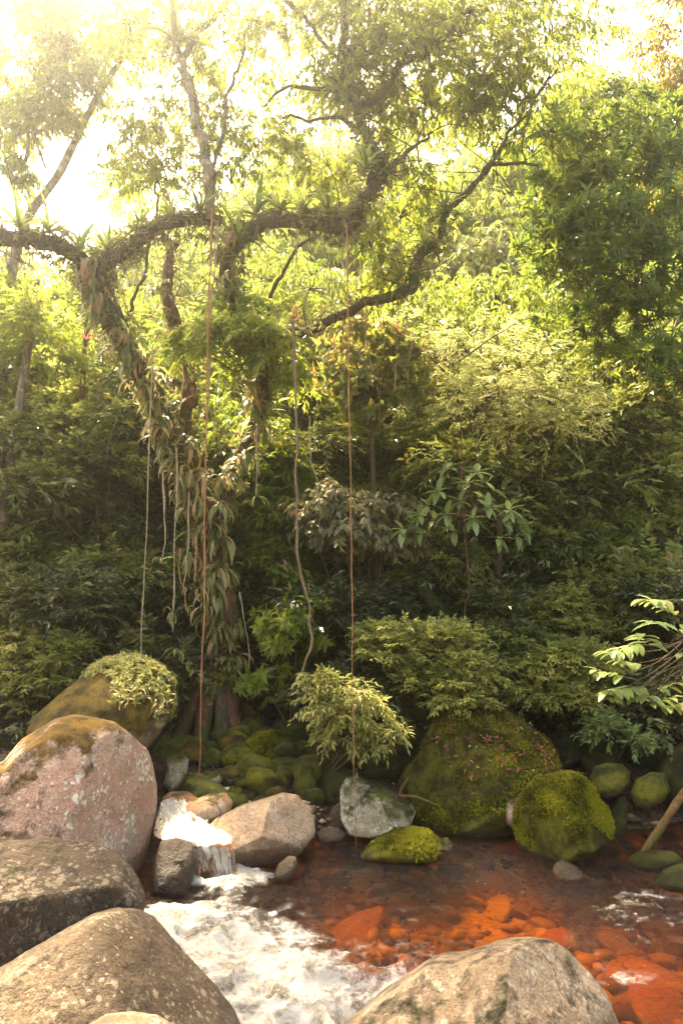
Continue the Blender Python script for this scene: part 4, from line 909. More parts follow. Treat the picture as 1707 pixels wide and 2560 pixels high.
vine('fine vine hanging under the level limb near its left end', [(672, 570), (670, 650), (655, 730), (640, 760)], 8.3, 0.007, None, 0.03)
vine('fine straggling root beside the lower right side of the trunk', [(600, 1480), (612, 1560), (622, 1640), (618, 1740)], 9.4, 0.008, None, 0.03)
vine('root running down the front of the lower trunk', [(570, 1480), (580, 1580), (560, 1680), (600, 1760)], 9.55, 0.009, BARK_RED, 0.03)
vine('slack vine crossing toward the upper boughs of the low limb', [(1145, 900), (1250, 830), (1330, 800), (1380, 880)], 8.9, 0.008, TWIG, 0.05)
# leafy sprigs on the hanging roots
for px, py, n, ln, lab in [(405, 1400, 6, .30, 'sprig of pale leaves at the end of the outermost crooked root'), (430, 1530, 7, .32, 'sprig of large pale leaves on the long root'), (470, 1520, 6, .28, 'sprig of drooping leaves nearest the orange twin root'), (445, 1625, 8, .32, 'lowest leafy sprig of the root bundle, above the mossy boulder'), (495, 1470, 6, .28, 'leaf sprig close against the trunk'), (640, 1240, 4, .24, 'few dry leaves at the end of the crooked root')]:
    rosette('leaf_sprig', lab, 'leaf sprig', at(px, py, 9.1), n, ln, STRAP, (-0.9, 0.7), 'leaf sprigs on hanging roots')

# ------------------------------------------------------------------ plants read one by one off the picture
def gbase(px, Y, dz=-0.05):
    p = at(px, 1700, Y); return np.array((p[0], Y, gz(p[0], Y) + dz))
FINE = dict(ll=0.062, lw=0.028, n=10, L=0.2, per=230, sub=14, spread=0.34, flat=0.2, droop=0.25, br=0.012, twr=0.0016)
plant('leaning_shrub', 'pale yellow-green shrub drooping over the stones in front of the dark boulder', 'shrub', gbase(800, 8.6), [pblob(810, 1700, 8.1, 40, 14, .8), pblob(860, 1725, 7.95, 55, 18, 1), pblob(900, 1770, 7.9, 50, 20, 1), pblob(845, 1780, 7.9, 45, 20, .9), pblob(940, 1815, 7.8, 35, 14, .7), pblob(880, 1825, 7.8, 40, 14, .7), pblob(970, 1855, 7.75, 25, 10, .5), pblob(800, 1755, 7.95, 28, 14, .5), pblob(835, 1840, 7.8, 24, 10, .4), pblob(925, 1870, 7.75, 24, 8, .4)],
      LM['yellow'], 51, ll=0.078, lw=0.026, n=9, L=0.19, per=62, sub=9, mode='alt', droop=0.6, spread=0.42, flat=0.3, t6=True, br=0.012, low=-0.6)
plant('domed_shrub', 'domed fine-leaved shrub standing on the massive mossy boulder', 'shrub', gbase(1120, 9.3), [pblob(1060, 1600, 8.9, 110, 45, 1.6), pblob(1000, 1640, 8.8, 70, 45, 1), pblob(1120, 1640, 8.8, 90, 45, 1.2), pblob(1080, 1720, 8.6, 70, 40, .9), pblob(1150, 1740, 8.5, 55, 45, .9), pblob(1000, 1700, 8.7, 50, 40, .5), pblob(1170, 1680, 8.6, 50, 40, .7), pblob(960, 1590, 9, 50, 30, .6)], LM['fine'], 52, **FINE)
plant('spreading_shrub', 'low green shrub to the right of the domed fine-leaved one', 'shrub', gbase(1240, 9.7), [pblob(1220, 1610, 9.4, 80, 40, 1.2), pblob(1280, 1600, 9.5, 60, 35, .9), pblob(1240, 1660, 9.2, 70, 40, 1), pblob(1300, 1670, 9.3, 50, 40, .6)], LM['under'], 53, **FINE)
plant('spreading_shrub', 'wide tiered light green shrub above the shaded boulders on the right', 'shrub', gbase(1500, 10.9), [pblob(1390, 1530, 10.2, 90, 45, 1.3), pblob(1480, 1480, 10.4, 110, 50, 1.5), pblob(1570, 1440, 10.6, 80, 40, 1), pblob(1430, 1580, 10.1, 90, 40, 1), pblob(1540, 1540, 10.3, 70, 50, .8), pblob(1630, 1450, 10.8, 60, 40, .6), pblob(1310, 1560, 10.1, 50, 30, .6)], LM['fine'], 54, **FINE)
plant('spreading_shrub', 'dark green shrub overhanging the boulders right of the red leaf litter', 'shrub', gbase(1420, 9.7), [pblob(1380, 1660, 9.0, 80, 35, 1), pblob(1450, 1660, 9.0, 80, 40, 1), pblob(1350, 1730, 8.8, 60, 45, .9), pblob(1430, 1740, 8.8, 80, 35, .9), pblob(1500, 1690, 8.9, 50, 35, .6)], LM['fine'], 55, **dict(FINE, ll=0.065, lw=0.027))
plant('seedling', 'small bright green leafy sprout on the shaded boulders at right', 'plant', gbase(1510, 8.9), [pblob(1490, 1815, 8.5, 30, 16, .6), pblob(1525, 1835, 8.4, 32, 14, .6), pblob(1570, 1855, 8.3, 26, 8, .4)], LM['sap'], 56, **dict(FINE, per=160, sub=5))
plant('leafy_bush', 'feathery pale green bush by the left edge below the dark thicket', 'shrub', gbase(90, 9.6), [pblob(60, 1600, 9.2, 90, 50, 1.2), pblob(140, 1640, 9.0, 70, 40, 1), pblob(40, 1690, 9, 80, 60, 1.2), pblob(130, 1710, 8.9, 60, 40, .8), pblob(20, 1560, 9.5, 60, 50, .8)], LM['fine'], 57, **dict(FINE, ll=0.075, lw=0.028))
plant('leafy_bush', 'dark bush with broad leaves behind the twisting woody vine', 'shrub', gbase(740, 9.7), [pblob(720, 1590, 9.4, 45, 35, .9), pblob(770, 1570, 9.3, 50, 35, .9), pblob(740, 1620, 9.3, 50, 25, .6), pblob(650, 1700, 9.5, 40, 40, .5)], LM['bright'], 58, ll=0.15, lw=0.055, n=7, L=0.22, per=60, sub=7, mode='whorl', droop=0.5, t6=True)
plant('understory_tree', 'bright green leafy young tree right of the hanging epiphytes', 'tree', gbase(680, 11.0), [pblob(690, 1180, 10.8, 80, 60, 1.2), pblob(650, 1290, 10.6, 70, 60, 1), pblob(720, 1290, 10.5, 70, 60, 1.1), pblob(690, 1390, 10.4, 80, 50, 1), pblob(640, 1420, 10.5, 50, 60, .7), pblob(730, 1440, 10.4, 50, 40, .6)], LM['canopy'], 59, ll=0.13, lw=0.05, n=8, L=0.26, per=190, sub=11, droop=0.5, t6=True)
plant('understory_tree', 'tree with drooping tan-olive leaves behind the thin red-orange root', 'tree', gbase(900, 10.6), [pblob(830, 1270, 10, 80, 45, 1.1), pblob(920, 1290, 10, 80, 45, 1.2), pblob(860, 1340, 9.9, 80, 35, 1), pblob(960, 1340, 9.9, 60, 35, .7), pblob(780, 1330, 10, 40, 30, .4)], LM['olive'], 60, ll=0.12, lw=0.055, n=8, L=0.26, per=150, sub=10, mode='hang', droop=0.4, t6=True)
plant('understory_tree', 'tree tipped with copper-orange new leaves above the dark middle thicket', 'tree', gbase(960, 10.9), [pblob(900, 880, 10.2, 80, 40, 1), pblob(950, 940, 10, 80, 50, 1.1), pblob(880, 980, 10, 70, 45, .9), pblob(960, 1030, 10.1, 60, 50, .7)], LM['orange'], 61, stems=[([gbase(960, 10.9), at(940, 1400, 10.8), at(930, 1100, 10.5), at(920, 930, 10.3)], [0.05, 0.045, 0.035, 0.012])], ll=0.17, lw=0.08, n=7, L=0.3, per=90, sub=8, mode='whorl', droop=0.5, t6=True)
plant('feathery_tree', 'pale straw-green feathery tree arching over the middle right of the thicket', 'tree', gbase(1180, 10.9), [pblob(1090, 890, 10.0, 100, 45, 1.1), pblob(1200, 870, 10.0, 110, 50, 1.1), pblob(1300, 920, 9.9, 100, 50, 1.2), pblob(1380, 990, 9.8, 90, 50, 1.2), pblob(1240, 980, 9.8, 100, 50, 1.2), pblob(1420, 1050, 9.8, 60, 40, .7), pblob(1180, 1060, 9.8, 90, 50, .9), pblob(1060, 970, 10, 80, 50, .8), pblob(1330, 1080, 9.9, 80, 40, .8), pblob(1000, 830, 10.2, 70, 35, .5)],
      LM['pale'], 62, stems=[([gbase(1230, 10.9), at(1250, 1300, 10.6), at(1270, 1100, 10.3), at(1230, 930, 10.1)], [0.06, 0.05, 0.04, 0.015]), ([at(1260, 1150, 10.4), at(1180, 1000, 10.2), at(1090, 910, 10.1)], [0.03, 0.025, 0.012]), ([at(1260, 1100, 10.3), at(1340, 980, 10), at(1420, 1010, 9.9)], [0.03, 0.022, 0.01])], ll=0.085, lw=0.022, n=11, L=0.36, per=95, sub=12, mode='alt', droop=0.4, updir=0.15, spread=0.5, flat=0.35)
plant('bushy_tree', 'large dark glossy tree with star-like leaf whorls filling the upper right', 'tree', gbase(1560, 11.5), [pblob(1400, 400, 9.6, 90, 60, 1), pblob(1480, 350, 9.7, 90, 60, 1.1), pblob(1580, 330, 9.8, 100, 60, 1.1), pblob(1420, 500, 9.5, 100, 60, 1.2), pblob(1540, 450, 9.5, 110, 70, 1.4), pblob(1660, 420, 9.8, 100, 80, 1.3), pblob(1400, 590, 9.6, 80, 60, 1), pblob(1500, 580, 9.4, 110, 60, 1.3), pblob(1620, 560, 9.5, 110, 70, 1.4), pblob(1450, 690, 9.6, 100, 60, 1.1), pblob(1580, 690, 9.5, 110, 70, 1.2), pblob(1690, 680, 9.7, 80, 80, 1), pblob(1350, 660, 9.9, 60, 60, .6), pblob(1640, 800, 9.8, 90, 70, 1), pblob(1520, 810, 9.8, 90, 60, .9), pblob(1430, 810, 10, 70, 50, .6), pblob(1700, 300, 10, 80, 70, .8), pblob(1680, 920, 9.8, 80, 70, .9), pblob(1580, 920, 10, 80, 60, .8)],
      LM['dark'], 63, stems=[([gbase(1560, 11.5), at(1570, 1300, 11.2), at(1600, 1000, 10.9), at(1570, 700, 10.5), at(1560, 420, 10.2)], [0.14, 0.12, 0.11, 0.08, 0.03]), ([at(1590, 900, 10.8), at(1480, 760, 10.4), at(1420, 600, 10)], [0.06, 0.04, 0.02])], stem_name='trunk', bark=BARK, ll=0.165, lw=0.036, n=11, L=0.18, per=75, sub=10, mode='whorl', droop=0.25, t6=True, flat=0.25, spread=0.36, updir=0.5, low=-0.5)
plant('canopy_tree', 'golden-leaved treetop at the upper right edge', 'tree', gbase(1760, 14), [pblob(1690, 220, 12.5, 70, 60, 1), pblob(1680, 320, 12.5, 60, 60, .9), pblob(1700, 60, 12.8, 80, 50, .8), pblob(1640, 120, 12.8, 50, 40, .4), pblob(1690, 430, 12.5, 60, 60, .8)], LM['gold'], 64, stems=[([gbase(1760, 14), at(1750, 1000, 13.6), at(1740, 500, 13.2), at(1700, 200, 12.8)], [0.14, 0.12, 0.08, 0.03])], stem_name='trunk', bark=BARK, ll=0.13, lw=0.045, n=9, L=0.36, per=150, sub=9, mode='hang', droop=0.4)
plant('canopy_tree', 'green treetop between the big tree and the golden one at upper right', 'tree', gbase(1480, 14.5), [pblob(1490, 230, 12.6, 80, 60, 1), pblob(1420, 300, 12.4, 80, 60, 1), pblob(1560, 260, 12.8, 60, 50, .7), pblob(1340, 330, 12.4, 60, 50, .7), pblob(1500, 120, 13, 40, 40, .3)], LM['canopy'], 65, stems=[([gbase(1480, 14.5), at(1470, 1000, 14), at(1460, 500, 13.2), at(1460, 250, 12.8)], [0.14, 0.12, 0.08, 0.03])], stem_name='trunk', bark=BARK, ll=0.14, lw=0.045, n=9, L=0.36, per=150, sub=9, mode='hang', droop=0.4)
plant('slender_tree', 'slender leaning tree with hazy crown at the upper left', 'tree', gbase(-60, 11.5), [pblob(90, 70, 11, 110, 70, 1.3), pblob(220, 120, 11, 100, 60, 1.1), pblob(60, 200, 10.8, 100, 70, 1.3), pblob(190, 220, 10.8, 70, 45, .8), pblob(40, 320, 10.8, 80, 60, 1), pblob(120, 290, 10.8, 50, 40, .5), pblob(290, 130, 11, 60, 50, .7), pblob(20, 450, 10.8, 50, 40, .5), pblob(150, 30, 11, 60, 40, .5)],
      LM['canopy'], 66, stems=[([gbase(-60, 11.5), at(-30, 1200, 11.3), at(10, 800, 11.2), at(60, 570, 11), at(150, 430, 11), at(240, 250, 11), at(330, 110, 11), at(360, 60, 11)], [0.15, 0.14, 0.10, 0.075, 0.065, 0.055, 0.04, 0.025]), ([at(-20, 420, 10.8), at(60, 410, 10.8), at(75, 300, 10.8)], [0.04, 0.035, 0.02]), ([at(115, 420, 10.9), at(70, 290, 10.9), at(50, 160, 10.9)], [0.025, 0.02, 0.015])], stem_name='trunk', bark=BARK_PALE, ll=0.14, lw=0.046, n=9, L=0.36, per=150, sub=9, mode='hang', droop=0.5)
plant('slender_tree', 'thin pale-barked tree near the left edge among bright foliage', 'tree', gbase(5, 10.8), [pblob(60, 800, 10.6, 80, 60, 1), pblob(20, 720, 10.8, 60, 50, .7), pblob(110, 880, 10.6, 70, 50, .8)], LM['bright'], 67, stems=[([gbase(5, 10.8), at(10, 1300, 10.7), at(45, 1050, 10.6), at(72, 860, 10.6), at(95, 700, 10.6)], [0.09, 0.085, 0.07, 0.06, 0.045])], stem_name='trunk', bark=BARK_PALE, ll=0.12, lw=0.042, n=9, L=0.3, per=150, sub=9, droop=0.4)
plant('slender_tree', 'slim red-barked tree between the left edge and the leaning limb', 'tree', gbase(195, 11.4), [pblob(230, 800, 11.4, 80, 60, .9), pblob(180, 740, 11.6, 60, 50, .6)], LM['bright'], 68, stems=[([gbase(195, 11.4), at(200, 1200, 11.4), at(208, 950, 11.4), at(220, 780, 11.5)], [0.06, 0.055, 0.045, 0.02])], stem_name='trunk', bark=BARK_RED, ll=0.12, lw=0.042, n=9, L=0.3, per=140, sub=9, droop=0.4)
plant('hanging_foliage', 'spray of light green drooping leaves across the middle of the big tree', 'foliage', at(640, 980, 9.2), [pblob(510, 840, 8.7, 60, 14, 1), pblob(590, 815, 8.6, 70, 14, 1.2), pblob(660, 850, 8.6, 60, 16, 1), pblob(715, 900, 8.6, 45, 16, .8), pblob(465, 875, 8.8, 35, 16, .6), pblob(755, 960, 8.7, 30, 14, .5), pblob(560, 880, 8.7, 50, 12, .7), pblob(640, 920, 8.7, 40, 12, .5), pblob(600, 770, 8.8, 40, 12, .5)], LM['bright'], 69, ll=0.12, lw=0.042, n=9, L=0.28, per=60, sub=9, mode='alt', droop=0.75, spread=0.42, flat=0.3, t6=True)
plant('slim_tree', 'slim lichen-barked tree standing in the dark thicket at right', 'tree', gbase(1455, 11.0), [pblob(1440, 1110, 10.9, 70, 50, .8), pblob(1500, 1150, 10.9, 70, 50, .8), pblob(1400, 1190, 10.9, 50, 40, .5)], LM['under'], 70, stems=[([gbase(1455, 11.0), at(1458, 1420, 11), at(1452, 1250, 11), at(1445, 1080, 11)], [0.045, 0.045, 0.04, 0.03])], stem_name='trunk', bark=BARK_PALE, ll=0.1, lw=0.04, n=9, L=0.3, per=150, sub=9, droop=0.4)

# sapling with big drooping leaves, and the large-leaved spray at the right edge: each leaf a part
def big_leaf(name, mat, tint, w=0.36):
    V, F = [], []
    n = 8; t = np.linspace(0, 1, n); wd = w * 0.5 * np.sin(np.clip(t, 0, 1) ** 0.85 * pi) ** 0.8 + 0.004
    z = -0.28 * t ** 2
    for i in range(n): V += [(t[i], -wd[i], z[i] + wd[i] * 0.25), (t[i], 0, z[i]), (t[i], wd[i], z[i] + wd[i] * 0.25)]
    for i in range(n - 1): a = i * 3; F += [(a, a + 1, a + 4, a + 3), (a + 1, a + 2, a + 5, a + 4)]
    return new_mesh(name, V, F, mat, tint=np.full(len(V), tint))
SAPL = [big_leaf('leaf', LM['sap'], t) for t in (0.15, 0.4, 0.65, 0.85)]
SPRL = [big_leaf('leaf', LM['sap'], t, 0.40) for t in (0.1, 0.35, 0.6, 0.8)] + [big_leaf('leaf', LM['yellow'], 0.3, 0.4)]
sr = np.random.default_rng(77)
def leafy(name, label, cat, base, stems, tips, meshes, ln, n, mat=None, pinn=False):
    root = empty(name, base); tag(root, label, cat)
    for P, R in stems:
        V, F = tube(P, R, 24, 6, rough=0.12); part('stem', V, F, mat or TWIG, root)
    for (c, d) in tips:
        d = unit(np.array(d, float)); sdv = unit(np.cross(d, (0, 0, 1.0)))
        V, F = tube([c - d * ln * 0.8, c, c + d * ln * (1.3 if pinn else 0.3)], [0.005, 0.004, 0.002], 6, 4); part('twig', V, F, TWIG, root)
        for i in range(n):
            o = link('leaf', meshes[sr.integers(len(meshes))], parent=root)
            if pinn:
                fr = i / n; a = d * 0.45 + sdv * (1 if i % 2 else -1) * (0.9 if i < n - 1 else 0.05) + np.array((0, 0, -0.12)) + sr.normal(0, 0.1, 3); p = c + d * ln * 1.3 * fr
            else:
                th = 2 * pi * i / n + sr.uniform(-.3, .3); a = d * 0.5 + (sdv * cos(th) + np.cross(sdv, d) * sin(th)) * 0.9 + np.array((0, 0, -0.25)); p = c + d * ln * 0.2
            q = Vector(a).to_track_quat('X', 'Z'); o.rotation_mode = 'QUATERNION'; o.rotation_quaternion = q
            s = ln * sr.uniform(0.75, 1.15); o.scale = (s, s, s); o.location = p - base
    return root
sb = gbase(1165, 9.9)
tips = []
for px, py in [(1040, 1310), (1075, 1270), (1120, 1290), (1150, 1260), (1180, 1300), (1215, 1275), (1250, 1310), (1100, 1235), (1165, 1215), (1230, 1235), (1060, 1335), (1280, 1340), (1265, 1280), (1015, 1325), (1140, 1330), (1095, 1305), (1200, 1250), (1055, 1290), (1300, 1320), (1190, 1190), (1120, 1180), (1240, 1345)]:
    c = at(px, py, 9.4 + sr.uniform(-.3, .3)); tips.append((c, c - at(1160, 1310, 9.6) + np.array((0, -0.1, 0.12))))
stem_t = at(1160, 1310, 9.6)
leafy('sapling', 'slender sapling with large drooping pale green leaves in the middle of the thicket', 'sapling', sb, [([sb, at(1160, 1550, 9.8), at(1172, 1480, 9.7), at(1165, 1380, 9.65), stem_t, at(1155, 1200, 9.6), at(1152, 1050, 9.7)], [0.022, 0.02, 0.016, 0.014, 0.012, 0.01, 0.006])] + [([stem_t + np.array((0, 0, sr.uniform(-.05, .5))), (stem_t + c) / 2 + np.array((0, 0, .1)), c], [0.008, 0.006, 0.004]) for c, d in tips], tips, SAPL, 0.23, 7, BARK_RED)
rb = gbase(1790, 7.6); tips = []
for px, py, dx in [(1560, 1630, -1), (1590, 1660, -.6), (1620, 1610, -.3), (1650, 1560, -.6), (1680, 1530, -.5), (1700, 1580, .2), (1690, 1640, .3), (1550, 1690, -.9), (1580, 1740, .2), (1620, 1760, .6), (1640, 1720, .5), (1600, 1715, -.3), (1660, 1500, -.5), (1700, 1500, .3), (1590, 1610, -1), (1650, 1770, .8), (1560, 1720, -.8), (1700, 1690, .4)]:
    c = at(px, py, 6.9 + sr.uniform(-.25, .25)); tips.append((c, np.array((dx, -0.25 + sr.normal(0, .2), 0.05 + sr.normal(0, .12)))))
hub = at(1735, 1650, 7.25)
leafy('broad_leaved_branch', 'spray of broad yellow-green compound leaves reaching in at the right edge', 'branch', rb, [([rb, at(1760, 1800, 7.4), hub, at(1735, 1560, 7.2), at(1720, 1490, 7.1)], [0.02, 0.018, 0.014, 0.01, 0.006])] + [([hub + np.array((0, 0, sr.uniform(-.1, .3))), (hub + c) / 2 + np.array((0, 0, .06)), c], [0.008, 0.006, 0.004]) for c, d in tips], tips, SPRL, 0.19, 9, None, True)

# ------------------------------------------------------------------ forest behind: a few grown trees, copied one by one
fr_ = np.random.default_rng(5)
def proto(kind):
    r_ = np.random.default_rng(200 + kind)
    if kind == 0:    # understory tree, layered
        bl = [((r_.normal(0, .6), r_.normal(0, .6), z), (0.9, 0.9, 0.35), 1.0) for z in np.linspace(1.2, 5.2, 9)]
        return bl, dict(ll=0.16, lw=0.062, n=8, L=0.36, per=170, sub=11, droop=0.35, spread=0.33), LM['under'], 5.5, 0.07
    if kind == 1:    # broad bushy tree
        bl = [((r_.normal(0, .9), r_.normal(0, .8), r_.uniform(1.5, 5.5)), (0.9, 0.9, 0.55), 1.0) for _ in range(10)]
        return bl, dict(ll=0.18, lw=0.075, n=8, L=0.38, per=170, sub=10, mode='hang', droop=0.4, spread=0.35), LM['under'], 5.5, 0.09
    if kind == 2:    # taller backlit tree
        bl = [((r_.normal(0, 1.2), r_.normal(0, 1.0), r_.uniform(3.5, 9.5)), (1.1, 1.1, 0.6), 1.0) for _ in range(13)]
        return bl, dict(ll=0.17, lw=0.06, n=8, L=0.42, per=230, sub=10, mode='hang', droop=0.5, spread=0.35), LM['canopy'], 9.5, 0.13
    if kind == 4:    # slim pole tree with an airy crown
        bl = [((r_.normal(0, .75), r_.normal(0, .7), z), (0.75, 0.75, 0.22), 1.0) for z in (3.4, 4.3, 5.0, 5.5, 6.0, 6.4, 6.8, 7.3)]
        return bl, dict(ll=0.15, lw=0.05, n=9, L=0.36, per=75, sub=9, mode='hang', droop=0.45, spread=0.42, flat=0.4), LM['bright'], 7.2, 0.055
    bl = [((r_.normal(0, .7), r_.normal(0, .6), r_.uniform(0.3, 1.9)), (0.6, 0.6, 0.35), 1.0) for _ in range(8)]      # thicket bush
    return bl, dict(ll=0.115, lw=0.048, n=9, L=0.28, per=150, sub=11, droop=0.3, spread=0.36), LM['thicket'], 1.6, 0.03

KIND = {0: ('understory_tree', 'tree', 'understory trees behind the stream bank'), 1: ('broad_tree', 'tree', 'bushy trees on the slope'), 2: ('tall_tree', 'tree', 'tall backlit trees on the slope'), 4: ('pole_tree', 'tree', 'slim pole trees in the forest'), 3: ('thicket_bush', 'bush', 'bushes in the thicket')}
protos = {}
def where(px, Y, kind):
    side = ('at the far left edge' if px < 120 else 'left of the leaning limb' if px < 330 else 'behind the vine-hung trunk' if px < 640 else 'behind the thin red-orange root' if px < 960 else 'behind the big-leaved sapling' if px < 1300 else 'behind the tiered shrub at right' if px < 1560 else 'at the far right edge')
    dist = ('close behind the bank' if Y < 12 else 'low on the slope' if Y < 15.5 else 'farther up the slope' if Y < 21 else 'high on the slope')
    head = {0: 'layered understory tree', 1: 'bushy broad-leaved tree', 2: 'tall yellow-green tree', 3: 'dark leafy bush', 4: 'airy pole tree'}[kind]
    return head + ' ' + side + ', ' + dist
def grow(kind, px, Y, scale=1.0, rot=None, dz=0.0):
    p = at(px, 1500, Y); base = Vector((p[0], Y, gz(p[0], Y) - 0.05 + dz))
    nm, cat, grp = KIND[kind]
    if kind not in protos:
        bl, kw, mat, top, rad = proto(kind)
        root = plant(nm, 'x', cat, (0, 0, 0), bl, mat, 300 + kind, stems=[([(0, 0, -0.3), (0.08, 0.05, top * 0.35), (-0.1, 0.1, top * 0.7), (0.05, 0, top)], [rad, rad * 0.85, rad * 0.6, rad * 0.2])], stem_name='trunk' if kind != 3 else 'stem', bark=BARK_PALE if kind == 4 else BARK, attach=np.array((0, 0, top * 0.45)), br=0.03 if kind != 3 else 0.012, **kw)
        protos[kind] = root; o = root
    else:
        src = protos[kind]; o = src.copy(); COL.objects.link(o)
        for ch in src.children:
            c = ch.copy(); COL.objects.link(c); c.parent = o
            for g in ch.children:
                d = g.copy(); COL.objects.link(d); d.parent = c
    o.location = base; o.scale = (scale,) * 3; o.rotation_euler = (0, 0, fr_.uniform(0, 6.28) if rot is None else rot)
    tag(o, where(px, Y, kind), cat, grp)
    return o
for px, Y, s in [(60, 11.6, .9), (250, 11.2, .85), (340, 12.4, .9), (150, 12.8, 1), (560, 12, .8), (820, 11.8, .8), (960, 12.6, .9), (1080, 11.6, .8), (1330, 12, .9), (1480, 12.3, .95), (1640, 11.2, .95), (700, 13, .95), (1200, 13, 1), (1580, 13.6, 1.1), (420, 13.6, 1), (20, 14.2, 1.1), (1750, 12.6, 1.1), (880, 14, 1), (1000, 15, 1.1), (1380, 14.6, 1.1), (240, 15, 1.1), (580, 15.2, 1.1), (1700, 15.5, 1.2), (-90, 13, 1.1)]: grow(0, px, Y, s)
for px, Y, s in [(100, 15.8, 1.1), (380, 16.4, 1.1), (660, 16.6, 1.1), (800, 15.8, 1.1), (940, 17, 1.1), (1100, 16, 1.2), (1280, 16.4, 1.2), (1440, 17, 1.2), (1600, 17, 1.3), (1740, 18, 1.3), (-60, 17.5, 1.2), (240, 18.5, 1.2), (520, 19, 1.2), (1010, 19.5, 1.2), (1180, 19, 1.3)]: grow(1, px, Y, s)
for px, Y, s in [(40, 20, .8), (180, 22, .8), (330, 21, .85), (480, 23, 1.0), (620, 21.5, 1.1), (760, 22.5, 1.15), (880, 21, 1.1), (1000, 23, 1.2), (1120, 21.5, 1.15), (1260, 22, 1.2), (1380, 20.5, 1.2), (1500, 22, 1.25), (1640, 21, 1.25), (1760, 23, 1.3), (-80, 23, .8), (700, 27, 1.35), (950, 27, 1.4), (1200, 27, 1.4), (1420, 27, 1.4), (420, 27, 1.15), (150, 27, .85), (1600, 28, 1.4)]: grow(2, px, Y, s)
for px, Y, s in [(20, 12.2, .8), (130, 13.4, .85), (290, 12.8, .85), (410, 14.4, .95), (545, 13.2, .95), (690, 12.4, .9), (790, 14.2, 1), (905, 13, .95), (1040, 13.8, 1), (1150, 12.4, .9), (1270, 13.6, .95), (1400, 12.6, .95), (1540, 14.4, 1), (1660, 13.2, 1), (600, 17.5, 1.2), (870, 18, 1.25), (1080, 17.5, 1.2), (1320, 18.5, 1.25), (330, 17.5, 1.1)]: grow(4, px, Y, s)
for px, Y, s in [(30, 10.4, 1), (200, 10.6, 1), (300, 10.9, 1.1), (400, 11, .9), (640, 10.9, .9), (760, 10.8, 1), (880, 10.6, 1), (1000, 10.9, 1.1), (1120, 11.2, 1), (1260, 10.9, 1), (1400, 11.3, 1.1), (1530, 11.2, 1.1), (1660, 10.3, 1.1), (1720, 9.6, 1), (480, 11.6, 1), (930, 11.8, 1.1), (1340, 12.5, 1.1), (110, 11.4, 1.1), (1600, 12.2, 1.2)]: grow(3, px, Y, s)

# unseen forest mass added behind and beside the viewpoint to block low sky light
def near_shade_mass():
    r_ = np.random.default_rng(404); bl = []
    for a in np.linspace(-0.35, pi + 0.35, 15):
        for z in (1.2, 2.2):
            rad = 7.2 + r_.uniform(-0.6, 1.2)
            bl.append(((rad * cos(a), 1.0 - rad * sin(a) * 0.95, z + r_.normal(0, .3)), (1.3, 1.3, 1.0), 1.0))
    (V, F, T), (BV, BF) = crown(bl, r_, ll=0.34, lw=0.15, n=7, L=0.7, per=60, sub=8, droop=0.4, spread=0.4, twr=0)
    o = link('near_bank_shade_mass', new_mesh('near_bank_shade_mass', V, F, LM['under'], shade=False, tint=T)); tag(o, 'unseen leafy mass added around the viewpoint to block low sky light', 'forest', kind='stuff')
near_shade_mass()

# tell apart trees that would read alike: left to right
_same = {}
for o in COL.objects:
    if o.get('label') and o.get('group') in [k_[2] for k_ in KIND.values()]: _same.setdefault(o['label'], []).append(o)
for lab, L_ in _same.items():
    L_.sort(key=lambda o: o.location.x / max(o.location.y, 1))
    W_ = {2: ['left of two', 'right of two'], 3: ['leftmost', 'middle one', 'rightmost'], 4: ['leftmost', 'second from left', 'third from left', 'rightmost']}.get(len(L_))
    if W_:
        for o, w in zip(L_, W_): o['label'] = lab + ', ' + w

# ------------------------------------------------------------------ ground details
def scatter_on(o, n, seed, test, ll, lw, mat, name, lift=0.01, mode='flat', L=0.1):
    """leaves or small plants lying or rooted on the surface of a rock"""
    r_ = np.random.default_rng(seed); me = o.data
    nv = len(me.vertices); co = np.empty(nv * 3, np.float32); me.vertices.foreach_get('co', co); co = co.reshape(-1, 3)
    no = np.empty(nv * 3, np.float32); me.vertices.foreach_get('normal', no); no = no.reshape(-1, 3)
    W = co + np.array(o.location); idx = np.where(test(W, no))[0]
    idx = idx[r_.integers(0, len(idx), n)]
    P = W[idx] + r_.normal(0, 0.015, (n, 3)) * (1 - np.abs(no[idx])) + no[idx] * lift
    if mode == 'flat':
        A = unit(np.cross(no[idx], unit(r_.normal(0, 1, (n, 3))))) + no[idx] * r_.uniform(0, 0.5, (n, 1)); N = no[idx] + r_.normal(0, 0.35, (n, 3))
        return leaves(P, A, N, ll * r_.uniform(0.5, 1.3, n), lw * r_.uniform(0.6, 1.2, n), r_, r_.random(n), True)
    D = unit(no[idx] + np.array((0, -0.25, 0.35)) + r_.normal(0, 0.35, (n, 3)))
    return sprays(P, D, np.full(n, L) * r_.uniform(0.4, 1.4, n), 6, ll, lw, r_, 'whorl', 0.35, r_.random(n) * 0.9, True)
